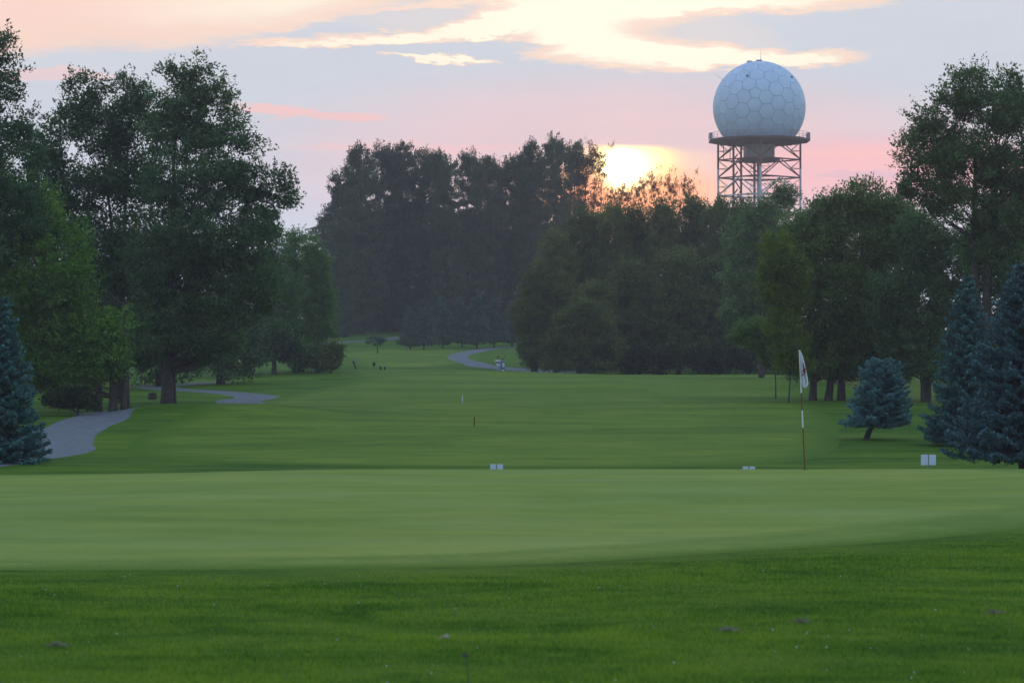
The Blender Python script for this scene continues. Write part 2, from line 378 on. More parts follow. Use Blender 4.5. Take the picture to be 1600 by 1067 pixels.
FW2 = [(-13, 214), (-16, 235), (-19, 262), (-15, 285), (-6, 288), (-4, 262), (-2.5, 240), (-3.5, 222), (-7, 214)]
o = sheet('far_fairway', FW2, MAT['fairway'], .02, 3, row=1.0, cols=30); tag(o, kind='structure', label='distant lighter grass beyond the crest')

def path(name, pts, width, label):
    P = [np.array(p, float) for p in pts]; cl = []
    for i in range(len(P) - 1):
        p0, p1, p2, p3 = P[max(i-1, 0)], P[i], P[i+1], P[min(i+2, len(P)-1)]
        for k in range(14):
            t = k / 14; cl.append(.5*((2*p1)+(-p0+p2)*t+(2*p0-5*p1+4*p2-p3)*t*t+(-p0+3*p1-3*p2+p3)*t**3))
    cl.append(P[-1]); cl = np.array(cl)
    T = np.gradient(cl, axis=0); T /= np.linalg.norm(T, axis=1)[:, None]; Nn = np.stack([-T[:, 1], T[:, 0]], -1)
    V = []; rnd = np.random.RandomState(3)
    prof_w = np.linspace(-.5, .5, 9)
    jl = np.convolve(rnd.randn(len(cl)), np.ones(3) / 3, 'same') * .05
    for c, nn, j in zip(cl, Nn, jl):
        for u in prof_w:
            q = c + nn * (width * u * (1 + (j if abs(u) > .4 else 0)))
            V.append((q[0], q[1], g(q[0], q[1]) + .022 - (.02 if abs(u) > .49 else 0)))
    n = len(cl); ii = np.arange(n * 9).reshape(n, 9)
    Q = np.stack([ii[:-1, :-1], ii[:-1, 1:], ii[1:, 1:], ii[1:, :-1]], -1).reshape(-1, 4)
    o = link(name, npmesh(name, V, Q, 4, True), MAT['path']); tag(o, kind='structure', label=label); return o
path('cart_path', [(-14.6, 60), (-14.6, 66), at(78, 706), at(97, 680), at(160, 650), (-17.0, 103), (-15.0, 111.5), (-12.8, 114.5), at(375, 627, 106), at(402, 620, 106), at(345, 613, 106), at(262, 608, 106), at(250, 603, 106), at(330, 598.5, 106), (-20, 152)], 2.4, 'grey gravel cart path winding past the big cottonwood')
path('cart_path', [(8, 205), at(850, 580, 198), at(800, 576.5, 198), at(750, 571, 198), at(722, 563, 198), at(716, 557, 198), at(735, 550, 198), at(775, 544, 198), at(840, 541, 198), (20, 305)], 2.6, 'grey gravel path curving behind the crest to the woods')
path('cart_path', [(-24, 306), (-20, 312), at(600, 531, 198), at(625, 527, 198), (-10, 338)], 2.2, 'faint far gravel path near the small isolated tree')

# ------------------------------------------------------------------ foliage
def rand_dir(rs, n):
    v = rs.randn(n, 3); return v / np.linalg.norm(v, axis=1)[:, None]
def leaves(P, out, rs, L, W, tint, upb=.5):
    """rhombic leaves at P, pointing roughly along out"""
    n = len(P)
    a = out + rs.randn(n, 3) * .6; a /= np.linalg.norm(a, axis=1)[:, None]
    nrm = rs.randn(n, 3) * .5 + out * .35 + np.array([0, 0, upb * 1.6]); s = np.cross(a, nrm); s /= (np.linalg.norm(s, axis=1)[:, None] + 1e-6)
    k = (rs.rand(n, 1) * .7 + .65)
    a = a * L * .5 * k; s = s * W * .5 * k
    V = np.stack([P - a + s, P - a * .7 - s, P + a], 1).reshape(-1, 3)
    return V, np.repeat(tint, 3)
def crown_np(lobes, nq, rs, L, W, rc=.6, per=60, spray=.25, hollow=.5, droop=0.0, flat=.75):
    nq = int(nq * 1.5); L *= .84; W *= .84; per = int(per * 1.5); rc *= 1.12
    base = np.array(lobes, float); sub = []
    for q in base:                      # each bough mass breaks into smaller lumps
        m = 8 if max(q[3], q[5]) > rc * 1.6 else 0
        if m:
            dv = rand_dir(rs, m); dv[:, 2] = dv[:, 2] * .8 + .15; k = rs.uniform(.30, .46, m)
            for v_, k_ in zip(dv, k): sub.append((*(q[:3] + v_ * q[3:] * (1.02 - k_)), *(q[3:] * k_)))
            q[3:] *= .9
    lobes = np.concatenate([base, np.array(sub)]) if sub else base; w = (lobes[:, 3] * lobes[:, 5]) ** .9; w /= w.sum()
    ncl = max(3, int(nq * (1 - spray) / per)); li = rs.choice(len(lobes), ncl * 3, p=w)
    d = rand_dir(rs, ncl * 3); r = hollow + (1.0 - hollow) * rs.rand(ncl * 3) ** .7
    c = lobes[li, :3] + d * r[:, None] * lobes[li, 3:] * .93
    q = (((c[:, None, :] - lobes[None, :, :3]) / lobes[None, :, 3:]) ** 2).sum(-1).min(1)
    keep = (q > .30) | (rs.rand(len(c)) < .25); c = c[keep][:ncl]; d = d[keep][:ncl]; ncl = len(c)
    rr = rc * (.6 + .8 * rs.rand(ncl)); ct = rs.rand(ncl)
    ci = np.repeat(np.arange(ncl), per)
    dd = rand_dir(rs, len(ci)); rad = rs.rand(len(ci)) ** .45
    off = dd * rad[:, None] * rr[ci][:, None]; off[:, 2] *= flat * .85; off[:, 2] -= droop * rad * rr[ci]
    P = c[ci] + off
    o = dd * .6 + d[ci] * .6; o[:, 2] -= droop
    tint = np.clip(.02 + .62 * ct[ci] ** 1.3 + .36 * rs.rand(len(ci)), 0, 1)
    ph = rs.rand(6) * 6.28; sc_ = rc * 3.2
    bign = (np.sin(c[:, 0] / sc_ + ph[0]) * np.sin(c[:, 2] / sc_ * 1.2 + ph[1]) + np.sin(c[:, 0] / sc_ * 2.3 + ph[2]) * np.sin(c[:, 2] / sc_ * 2.1 + c[:, 1] / sc_ + ph[3]))[ci]
    tint = np.clip(tint + .16 * bign, 0, 1)  # clump tint contrast imitates lit and shaded masses of the crown
    V, T = leaves(P, o, rs, L, W, tint)
    # sprays: twigs of leaves pushing out of the outline
    ps = 16; nsp = int(nq * spray / ps); li = rs.choice(len(lobes), nsp, p=w); d2 = rand_dir(rs, nsp); d2[:, 2] = np.abs(d2[:, 2]) * .9 + d2[:, 2] * .1
    d2 /= np.linalg.norm(d2, axis=1)[:, None]
    s0 = lobes[li, :3] + d2 * lobes[li, 3:] * (.86 + .14 * rs.rand(nsp, 1)); ln = rc * (.45 + .95 * rs.rand(nsp))
    q = (((s0[:, None, :] - lobes[None, :, :3]) / lobes[None, :, 3:]) ** 2).sum(-1).min(1); ok = q > .6
    s0, d2, ln = s0[ok], d2[ok], ln[ok]; nsp = len(s0)
    if nsp:
        dirn = d2 + np.array([0, 0, .35 - droop * 1.5]) + rs.randn(nsp, 3) * .3; dirn /= np.linalg.norm(dirn, axis=1)[:, None]
        si = np.repeat(np.arange(nsp), ps); t = np.tile(np.linspace(0, 1, ps), nsp)
        P2 = s0[si] + dirn[si] * (t * ln[si])[:, None] + rs.randn(len(si), 3) * (L * .45 + .10 * rc * (1 - t))[:, None]
        V2, T2 = leaves(P2, dirn[si], rs, L, W, np.clip(.25 + .3 * rs.rand(nsp)[si] + .4 * rs.rand(len(si)), 0, 1))
        V = np.concatenate([V, V2]); T = np.concatenate([T, T2])
    return V, T, c, s0
def crown_mesh(name, V, T):
    n = len(V) // 3; return npmesh(name, V, np.arange(n * 3).reshape(n, 3), 3, False, {'tint': T})
def trunk_mesh(name, h, r, centers, rs, lean=(0, 0), nb=60, top=.8, sides=9, stems=1, spread=0.0, brad=None, feet=None):
    tb = Tubes(); axes = []
    for s in range(len(feet) if feet else stems):
        ang = 2 * math.pi * s / max(stems, 1) + rs.rand() * .8
        sx, sy = (spread * math.cos(ang), spread * math.sin(ang)) if stems > 1 else (0, 0)
        fx_, fl_, fr_ = feet[s] if feet else (0, 0, 1); r0 = r; 
        n = 9; pts = []; rad = []; wob = np.cumsum(rs.randn(n, 2) * .012 * h, 0) * .5
        for i in range(n):
            t = i / (n - 1)
            pts.append((fx_ + fl_ * t * h * (1 - .5 * t) + lean[0] * t * h + sx * (.15 + t) + wob[i, 0] * t, lean[1] * t * h + sy * (.15 + t) + wob[i, 1] * t, t * h * top - (.15 if i == 0 else 0)))
            rad.append(r * fr_ * (1.35 if i == 0 else 1.0) * (1 - .86 * t) + .01)
        tb.add(pts, rad, sides); axes.append(np.array(pts))
    if len(centers):
        sel = centers[rs.choice(len(centers), min(nb, len(centers)), replace=False)]
        for c in sel:
            ax = axes[rs.randint(len(axes))]; hz = max(.12, min(.92, (c[2] - .35 * np.linalg.norm(c[:2] - ax[0][:2])) / (h * top) - .12)); f = hz * (len(ax) - 1); i = int(f); p = ax[i] + (ax[min(i + 1, len(ax) - 1)] - ax[i]) * (f - i)
            mid = (p + c) / 2 + np.array([0, 0, -.06 * np.linalg.norm(c - p)]) + rs.randn(3) * .12
            br = (brad or r * .22) * (1 - .6 * hz)
            tb.add([p, p * .45 + mid * .55 , mid, mid * .4 + c * .6, c], [br, br * .75, br * .6, br * .4, br * .15], 4)
    return tb.mesh(name)
def make_tree(name, label, cat, base, lobes, mat, bark='bark', nq=40000, L=.17, W=.11, rc=.6, seed=1, r=.3, h=None, lean=(0, 0), group=None, per=60, spray=.25, hollow=.5, droop=0.0, stems=1, spread=0.0, nb=60, top=.8, flat=.7, feet=None):
    rs = np.random.RandomState(seed); t = empty(name, base); tag(t, label, cat, group)
    V, T, c, s0 = crown_np(lobes, nq, rs, L, W, rc, per, spray, hollow, droop, flat)
    ck = link('crown', crown_mesh('crown', V, T), MAT[mat], t)
    h = h or max(l[2] + l[5] for l in lobes)
    link('trunk', trunk_mesh('trunk', h, r, c, rs, lean, nb, top, stems=stems, spread=spread, feet=feet), MAT[bark], t)
    return t
def px_lobes(base, d, L, depth=.9, seed=0):
    """lobes read off the photograph (x, y, rx, ry) at distance d -> metres relative to the tree base, given real depth"""
    rs = np.random.RandomState(seed + 77); k = d / F; out = []
    for l in L:
        x, y, rx, ry = l[:4]; dy = l[4] if len(l) > 4 else rs.uniform(-.35, .35) * rx * k
        out.append((wx(x, d) - base[0], dy, wz(y, d) - base[2], rx * k, max(.4, rx * k * depth), ry * k))
    return out
def base_at(px, d): x = wx(px, d); return (x, d, g(x, d))
def ptree(name, label, cat, px, d, LB, mat, depth=.9, seed=1, **kw):
    b = base_at(px, d); return make_tree(name, label, cat, b, px_lobes(b, d, LB, depth, seed), mat, seed=seed, **kw)
def copy_tree(t, loc, rz=0.0, s=(1, 1, 1), label=None, group=None, mat=None):
    c = t.copy(); C.objects.link(c); c.location = loc; c.rotation_euler = (0, 0, rz); c.scale = s
    if label: c['label'] = label
    if group: c['group'] = group
    for ch in t.children:
        k = ch.copy(); C.objects.link(k); k.parent = c
    return c

# --- left group
ptree('cottonwood_tree', 'tall cottonwood cut off by the left edge of the photo, sparse upper crown', 'tree', -12, 101,
      [(2, 75, 20, 34), (18, 118, 22, 20), (4, 150, 34, 34), (38, 185, 24, 22), (0, 215, 48, 38), (-30, 110, 40, 60), (40, 235, 24, 22), (10, 280, 62, 55), (-50, 240, 70, 90), (-60, 380, 90, 90), (20, 350, 60, 60)],
      'cotton', nq=26000, L=.17, W=.11, rc=.5, seed=11, r=.32, spray=.4)
ptree('maple_tree', 'broad rounded bright green maple left of the gravel path, foliage down to the grass', 'tree', 166, 104,
      [(20, 340, 80, 70), (95, 400, 62, 56), (-20, 300, 60, 60), (40, 440, 110, 90), (120, 470, 44, 50), (155, 535, 50, 55), (110, 540, 70, 70), (30, 550, 90, 70), (170, 508, 32, 30), (-40, 480, 90, 120), (80, 590, 40, 26), (178, 570, 24, 24), (125, 590, 40, 24)],
      'maple', nq=95000, L=.15, W=.105, rc=.5, seed=12, r=.16, feet=[(-.36, .02, 1), (.28, .0, 1.1), (.72, .06, .8)], spray=.25, h=6.2, hollow=.55)
ptree('cottonwood_tree', 'dark cottonwood with two-pronged top between the left edge tree and the tallest one', 'tree', 185, 116,
      [(112, 140, 16, 22), (140, 138, 15, 26), (125, 180, 38, 30), (100, 205, 26, 22), (185, 140, 26, 22), (215, 150, 18, 26), (205, 190, 46, 40), (160, 220, 46, 36), (80, 262, 34, 42), (60, 230, 30, 26), (130, 300, 50, 44), (205, 290, 44, 60), (90, 340, 60, 50), (170, 390, 70, 60), (200, 460, 70, 66), (215, 545, 62, 40)],
      'cotton', nq=60000, L=.18, W=.12, rc=.55, seed=13, r=.16, spray=.34, stems=2, spread=.5)
ptree('cottonwood_tree', 'tallest dark cottonwood with thick leaning trunk beside the winding path', 'tree', 260, 112,
      [(312, 112, 15, 24), (290, 128, 18, 20), (262, 122, 17, 22), (330, 135, 16, 22), (352, 155, 16, 24), (285, 165, 48, 36), (330, 190, 48, 36), (368, 192, 20, 14), (270, 220, 56, 46), (345, 235, 50, 38), (392, 232, 18, 16), (300, 290, 80, 60), (380, 285, 40, 30), (432, 282, 22, 20), (446, 308, 16, 26), (412, 320, 36, 34), (330, 370, 100, 66), (400, 380, 44, 50), (260, 420, 70, 80), (350, 450, 90, 70), (400, 470, 40, 50), (300, 510, 70, 50), (250, 520, 50, 44), (340, 545, 40, 26)],
      'cotton', nq=90000, L=.17, W=.115, rc=.52, seed=14, r=.235, lean=(.04, 0), spray=.3, nb=110)
ptree('slender_tree', 'thin crooked dark stem standing alone left of the big cottonwood trunk', 'tree', 200, 108,
      [(208, 520, 26, 40), (196, 560, 18, 22)], 'cotton', nq=2500, L=.16, W=.1, rc=.4, seed=15, r=.075, h=3.4, nb=6)
ptree('slender_tree', 'slender dark trunk right against the thick trunk of the tallest cottonwood', 'tree', 272, 113.5,
      [(285, 500, 40, 50), (300, 550, 26, 20)], 'cotton', nq=4000, L=.16, W=.1, rc=.45, seed=16, r=.11, h=5, nb=8)
g_l = 'lighter trees at the left edge of the fairway'
ptree('birch_tree', 'lighter green birch with rounded top right behind the tallest cottonwood', 'tree', 428, 174,
      [(425, 385, 26, 34), (418, 430, 40, 50), (440, 480, 44, 60), (405, 520, 44, 50), (445, 545, 36, 30)], 'birch', seed=21,
      bark='palebark', nq=24000, L=.19, W=.12, rc=.5, r=.16, group=g_l, droop=.15)
ptree('birch_tree', 'tallest birch of the light trees, pointed top just left of the gap of sky', 'tree', 462, 180,
      [(463, 378, 13, 20), (466, 405, 22, 26), (455, 440, 32, 36), (470, 480, 36, 50), (460, 530, 40, 46)], 'birch', seed=22,
      bark='palebark', nq=26000, L=.19, W=.12, rc=.5, r=.16, group=g_l, droop=.15)
ptree('birch_tree', 'rightmost birch beside the sky gap, leafy down to the fairway edge', 'tree', 498, 178,
      [(487, 385, 12, 18), (495, 420, 22, 30), (500, 470, 26, 40), (497, 520, 34, 50), (480, 560, 30, 24)], 'birch', seed=23,
      bark='palebark', nq=24000, L=.19, W=.12, rc=.48, r=.15, group=g_l, droop=.15)
ptree('dark_bush', 'small dark round bush at the right foot of the light birches', 'bush', 517, 176,
      [(515, 560, 17, 18), (524, 548, 10, 14), (505, 570, 16, 10)], 'wood', seed=24, nq=7000, L=.2, W=.13, rc=.4, r=.06, h=1.4)
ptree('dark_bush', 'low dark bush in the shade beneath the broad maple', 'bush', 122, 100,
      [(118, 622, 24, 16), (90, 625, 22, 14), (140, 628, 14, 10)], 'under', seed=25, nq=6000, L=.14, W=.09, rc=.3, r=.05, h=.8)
# further trees that close the left side
for k, (px, d, top, hw, lab) in enumerate([
        (60, 135, 330, 90, 'dark tree filling the shade behind the broad maple'), (150, 140, 360, 80, 'dark tree behind the two-pronged cottonwood'),
        (250, 146, 380, 80, 'shaded tree right behind the thick leaning trunk'), (345, 150, 400, 70, 'shaded tree behind the right side of the tallest cottonwood'),
        (-60, 138, 200, 110, 'dark tree at the very left edge behind the sparse cottonwood')]):
    H = 606 - top
    ptree('shade_tree', lab, 'tree', px, d, [(px, top + .25*H, hw*.7, .25*H), (px - hw*.3, top + .5*H, hw*.8, .26*H), (px + hw*.35, top + .6*H, hw*.75, .28*H), (px, top + .82*H, hw, .2*H)],
          'cotton', seed=30 + k, nq=12000, L=.24, W=.16, rc=.7, r=.25, group='shaded trees behind the left cottonwoods')

# --- far row of tall poplars in the middle
def poplar_lobes(H, w, rs, n=7):
    out = []
    for i in range(n):
        t = (i + .6) / n; ww = w * (.8 + .4 * math.sin(math.pi * min(1, t * 1.05)) ** .7) * (1 if t < .85 else 1.05 - (t - .85) * 1.6)
        out.append((rs.uniform(-.22, .22) * w, rs.uniform(-.25, .25) * w, H * (.04 + .94 * t) - H * .05, ww, ww, H / n * .95))
    for i in range(3): out.append((rs.uniform(-.6, .6) * w, rs.uniform(-.5, .5) * w, H * rs.uniform(.86, .96), w * .5, w * .5, H * .08))
    return out
PP = []
for k in range(4):
    rs = np.random.RandomState(50 + k)
    PP.append(make_tree('poplar_tree', 'x', 'tree', (0, 0, 0), poplar_lobes(25, 4.0, rs), 'far', seed=50 + k, nq=30000, L=.36, W=.23, rc=.8, r=.35, spray=.25, nb=30, group='tall poplars of the far wood'))
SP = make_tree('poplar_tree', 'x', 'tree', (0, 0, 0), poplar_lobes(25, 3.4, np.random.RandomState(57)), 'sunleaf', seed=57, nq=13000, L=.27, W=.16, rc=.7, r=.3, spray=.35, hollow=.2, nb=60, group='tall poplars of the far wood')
used = set()
def place(proto, px, d, top, hw, lab, H0, w0, rz, grp=None):
    z = g(wx(px, d), d); s = (wz(top, d) - z) / H0; sw = hw / F * d / w0
    loc = (wx(px, d), d, z - .1)
    if proto.name not in used:
        used.add(proto.name); proto.location = loc; proto.rotation_euler.z = rz; proto.scale = (sw, sw, s); proto['label'] = lab
        if grp: proto['group'] = grp
        return proto
    return copy_tree(proto, loc, rz, (sw, sw, s), lab, grp)
far = [  # px, d, top, half width, proto, label
    (521, 322, 345, 26, 0, 'lowest poplar at the left end of the far wood, beside the sky gap'),
    (540, 333, 262, 28, 1, 'leftmost tall poplar of the far wood with a ragged bulge to the left'),
    (566, 330, 230, 32, 2, 'second tall poplar from the left end of the far wood'),
    (600, 336, 226, 30, 3, 'broad poplar above the small isolated tree, flat top'),
    (632, 334, 223, 28, 0, 'highest poplar in the left half of the far wood'),
    (662, 338, 229, 26, 1, 'poplar right of the highest one in the left half of the far wood'),
    (697, 332, 239, 27, 2, 'poplar straight above the clump of small pines'),
    (730, 338, 236, 27, 3, 'pointed poplar in the middle of the far wood'),
    (765, 334, 243, 27, 0, 'lowest poplar in the dip of the far treeline'),
    (797, 338, 240, 25, 1, 'poplar right of the dip in the far treeline'),
    (829, 332, 224, 26, 2, 'poplar left of the highest pair beside the sun'),
    (864, 330, 214, 27, 3, 'higher-left of the pair of poplars nearest the setting sun'),
    (897, 334, 222, 24, 0, 'poplar directly left of the glowing one at the sun')]
for px, d, top, hw, k, lab in far: place(PP[k], px, d, top + 5, hw * 1.18, lab, 25, 4.3, random.random() * 6)
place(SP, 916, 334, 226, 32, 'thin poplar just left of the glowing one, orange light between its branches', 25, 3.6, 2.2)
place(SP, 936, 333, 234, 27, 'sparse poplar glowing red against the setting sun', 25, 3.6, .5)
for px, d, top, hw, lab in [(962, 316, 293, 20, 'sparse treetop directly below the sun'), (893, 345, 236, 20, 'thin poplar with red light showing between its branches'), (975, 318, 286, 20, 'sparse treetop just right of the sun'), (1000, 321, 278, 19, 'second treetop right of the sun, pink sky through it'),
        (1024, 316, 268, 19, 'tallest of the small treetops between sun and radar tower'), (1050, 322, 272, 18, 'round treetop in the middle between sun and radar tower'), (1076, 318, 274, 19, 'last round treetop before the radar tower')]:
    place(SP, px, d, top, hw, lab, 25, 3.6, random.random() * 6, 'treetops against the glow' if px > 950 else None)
for k, (px, top) in enumerate([(560, 262), (615, 240), (680, 246), (748, 256), (812, 252), (852, 240)]):
    place(PP[k % 4], px, 350, top, 36, ['poplar in the second row behind the left end of the far wood', 'second row poplar behind the flat topped one', 'second row poplar behind the clump of pines', 'second row poplar behind the pointed one', 'second row poplar behind the pair left of the sun', 'second row poplar behind the highest pair'][k], 25, 4.3, k * 1.3, 'second row of the far wood')

for k, px in enumerate((530, 572, 610, 655, 700, 742, 785, 830)):
    place(PP[(k + 1) % 4], px, 366, 320 + 8 * (k % 3), 46, 'lower poplar deep inside the far wood, ' + ['at its left end', 'behind the isolated tree', 'left of the small pines', 'behind the leftmost pine', 'behind the middle pines', 'behind the tallest pine', 'behind the path bend', 'next to the nearer woods'][k], 25, 4.3, k * 2.1, 'lower trees deep in the far wood')

# --- small pines in front of the far wood
def pine_lobes(H, w, rs):
    out = []
    for i in range(7):
        t = i / 6; out.append((rs.uniform(-.12, .12) * w, rs.uniform(-.12, .12) * w, H * (.17 + .76 * t), w * (1.02 - .86 * t), w * (1.02 - .86 * t), H * .085))
    return out
pn = [make_tree('pine_tree', 'x', 'tree', (0, 0, 0), pine_lobes(6.5, 2.0, np.random.RandomState(60 + k)), 'pine', seed=60 + k, nq=9000, L=.32, W=.14, rc=.42, r=.11, h=6.3, spray=.3, hollow=.3, nb=40, group='small pines in front of the far wood') for k in range(2)]
for k, (px, d, top, hw, lab) in enumerate([(641, 282, 478, 20, 'leftmost small pine on a bare thin stem before the far wood'), (662, 280, 470, 22, 'second small pine from the left, stem close to the first'),
        (692, 286, 463, 20, 'narrow pine third from the left before the far wood'), (722, 292, 468, 22, 'small pine left of the tallest one'), (745, 284, 453, 24, 'tallest small pine, right above the bend of the gravel path'),
        (772, 290, 466, 22, 'small pine just right of the tallest one'), (800, 295, 470, 24, 'dark pine above the upper end of the gravel path'), (826, 300, 480, 22, 'rightmost small pine next to the nearer woods')]):
    place(pn[k % 2], px, d, top, hw, lab, 6.6, 2.1, k * 1.1)
ptree('isolated_tree', 'tiny dark flat topped tree standing alone on the far grass', 'tree', 590, 262, [(585, 530, 11, 4), (596, 534, 9, 5), (581, 536, 7, 4)], 'pine', seed=66, nq=1500, L=.22, W=.12, rc=.3, r=.07, h=1.6, nb=10)

# --- nearer woods right of centre
def round_lobes(H, w, rs, low=.02):
    out = [(0, 0, H * .78, w * .62, w * .62, H * .2), (0, 0, H * .5, w * .85, w * .85, H * .26), (0, 0, H * (low + .2), w * .8, w * .8, H * .2)]
    for i in range(9):
        a = rs.uniform(0, 6.28); t = rs.uniform(.25, .88); q = w * (.75 - .45 * max(0, t - .5) * 2)
        out.append((math.cos(a) * q * .7, math.sin(a) * q * .7, H * t, w * rs.uniform(.25, .4), w * rs.uniform(.25, .4), H * rs.uniform(.07, .12)))
    return out
gw = 'broadleaved trees of the nearer woods'
WD = [make_tree('broadleaf_tree', 'x', 'tree', (0, 0, 0), round_lobes(13, 3.6, np.random.RandomState(70 + k)), 'wood', seed=70 + k, nq=42000, L=.27, W=.18, rc=.62, r=.22, spray=.25, group=gw, nb=30, droop=.1) for k in range(4)]
for k, (px, d, top, hw, lab) in enumerate([
        (838, 205, 408, 42, 'leftmost tree of the nearer woods, bulging over the gravel path'), (868, 206, 350, 48, 'round tree second from the left in the nearer woods'),
        (905, 208, 312, 46, 'highest rounded tree at the left shoulder of the nearer woods'), (953, 212, 302, 44, 'tree right below the setting sun'),
        (992, 214, 304, 42, 'dark tree right of the one below the sun'), (1035, 212, 298, 44, 'dark tree midway between sun and radar tower'),
        (1078, 214, 292, 42, 'tree left of the radar tower with a rounded dark top'), (1118, 212, 290, 40, 'dark treetop hiding the left leg of the radar tower'),
        (1158, 214, 293, 38, 'dark treetop hiding the middle legs of the radar tower'), (1196, 210, 312, 36, 'tree below the right leg of the radar tower'),
        (985, 200, 395, 52, 'lower broad tree in front below the sun'), (1060, 199, 372, 56, 'lower broad tree at the front middle of the nearer woods'),
        (1125, 201, 385, 50, 'lower broad tree at the front right of the nearer woods'), (930, 198, 430, 50, 'lower tree at the front left of the nearer woods')]):
    place(WD[k % 4], px, d, top, hw * 1.12, lab, 13.2, 3.8, k * 1.7)
ptree('light_shrub', 'lighter grey green shrubby tree at the front left corner of the nearer woods', 'tree', 905, 193,
      [(915, 488, 22, 20), (890, 505, 26, 24), (935, 510, 28, 24), (870, 540, 26, 24), (905, 545, 40, 30), (950, 550, 30, 28), (880, 570, 36, 14), (930, 572, 36, 12)],
      'wood', seed=81, nq=24000, L=.22, W=.13, rc=.42, r=.1, hollow=.4, nb=40, stems=3, spread=.5)
ptree('willow_tree', 'soft grey green willow-like tree under the right leg of the radar tower', 'tree', 1190, 165,
      [(1222, 308, 22, 22), (1205, 345, 36, 34), (1165, 385, 34, 36), (1210, 400, 46, 44), (1150, 430, 30, 30), (1185, 460, 46, 40), (1150, 490, 32, 24), (1215, 480, 40, 40), (1180, 515, 36, 18), (1170, 350, 24, 24)],
      'willow', seed=82, nq=42000, L=.22, W=.11, rc=.52, r=.16, droop=.35, spray=.3, hollow=.5)
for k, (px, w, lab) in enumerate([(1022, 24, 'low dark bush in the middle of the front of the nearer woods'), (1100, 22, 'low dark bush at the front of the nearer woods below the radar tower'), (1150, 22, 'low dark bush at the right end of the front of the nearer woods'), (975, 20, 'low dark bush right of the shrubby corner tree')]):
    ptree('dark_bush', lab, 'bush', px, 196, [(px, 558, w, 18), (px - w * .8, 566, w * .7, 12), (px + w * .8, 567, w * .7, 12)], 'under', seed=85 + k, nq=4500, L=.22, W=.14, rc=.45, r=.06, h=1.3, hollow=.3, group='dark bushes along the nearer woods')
# --- right group
ptree('ash_tree', 'big spreading broadleaf tree on three trunks behind the flagstick', 'tree', 1285, 121,
      [(1345, 315, 40, 32), (1305, 335, 36, 28), (1380, 330, 34, 30), (1270, 370, 50, 40), (1345, 385, 66, 50), (1405, 370, 40, 50), (1250, 430, 40, 50), (1310, 460, 66, 60), (1385, 450, 54, 60), (1270, 510, 52, 44), (1340, 535, 66, 46), (1400, 530, 40, 50), (1290, 565, 40, 24), (1375, 572, 40, 22), (1250, 560, 28, 26), (1240, 582, 26, 13), (1330, 580, 42, 15), (1398, 585, 32, 13), (1285, 584, 24, 10)],
      'ash', seed=91, nq=90000, L=.17, W=.11, rc=.52, r=.17, feet=[(-.5, .05, 1), (.28, .12, 1), (.95, .0, 1.05)], spray=.25, hollow=.5, nb=90)
ptree('yellow_leaved_tree', 'narrow yellowish green tree at the left side of the big spreading tree', 'tree', 1232, 116.5,
      [(1215, 385, 22, 20), (1212, 430, 24, 30), (1228, 470, 30, 36), (1222, 515, 26, 34), (1235, 550, 26, 30), (1208, 400, 20, 24), (1245, 578, 24, 14), (1225, 568, 18, 14), (1195, 455, 16, 16), (1240, 430, 20, 26)],
      'yellow', seed=92, nq=20000, L=.15, W=.1, rc=.42, r=.03, h=5, lean=(.06, 0), spray=.35, hollow=.45)
ptree('low_branching_tree', 'small light green tree whose boughs reach left over the grass edge', 'tree', 1212, 124,
      [(1178, 512, 28, 13), (1158, 528, 20, 9), (1195, 535, 30, 18), (1205, 560, 20, 18)], 'birch', seed=93, nq=11000, L=.15, W=.09, rc=.34, r=.03, spray=.4, h=3.4, droop=.2)
ptree('cottonwood_tree', 'tallest tree on the right, airy cottonwood with ragged twin crown above the spruces', 'tree', 1535, 104,
      [(1520, 128, 30, 24), (1498, 140, 22, 22), (1575, 138, 22, 22), (1608, 150, 24, 26), (1480, 158, 18, 16), (1545, 175, 56, 40), (1600, 190, 46, 44), (1448, 190, 28, 22), (1470, 215, 36, 30), (1428, 228, 22, 20), (1425, 262, 22, 22), (1462, 265, 40, 32), (1520, 250, 56, 44), (1590, 270, 60, 50), (1440, 300, 34, 24), (1500, 320, 56, 34), (1580, 350, 60, 40), (1640, 300, 60, 90), (1550, 400, 50, 40), (1620, 430, 70, 60)],
      'cotton', seed=94, nq=80000, L=.165, W=.10, rc=.5, r=.3, spray=.35, hollow=.45, stems=2, spread=.4, nb=110)
ptree('ash_tree', 'grey green tree filling the space between the big spreading tree and the spruces', 'tree', 1447, 118,
      [(1395, 455, 34, 34), (1440, 380, 44, 50), (1440, 470, 50, 60), (1480, 520, 50, 60), (1420, 550, 46, 40), (1385, 500, 24, 30), (1500, 420, 50, 60), (1470, 580, 50, 20)],
      'willow', seed=95, nq=50000, L=.17, W=.11, rc=.5, r=.14, spray=.25, hollow=.5, stems=2, spread=.5)
ptree('ash_tree', 'dark tree closing the right edge behind the spruces', 'tree', 1590, 128,
      [(1560, 400, 70, 70), (1630, 470, 90, 90), (1540, 500, 60, 70), (1580, 560, 80, 40), (1690, 420, 90, 150)],
      'ash', seed=96, nq=36000, L=.2, W=.13, rc=.6, r=.26, spray=.2, hollow=.5)
ptree('ash_tree', 'dark round topped tree behind the big spreading one, right of the radar tower', 'tree', 1300, 150,
      [(1290, 345, 44, 40), (1255, 370, 36, 36), (1330, 350, 50, 50), (1380, 345, 44, 50), (1280, 430, 60, 60), (1380, 440, 60, 60), (1300, 520, 70, 50), (1400, 520, 60, 50)],
      'ash', seed=97, nq=36000, L=.22, W=.14, rc=.6, r=.24, spray=.2, hollow=.5)

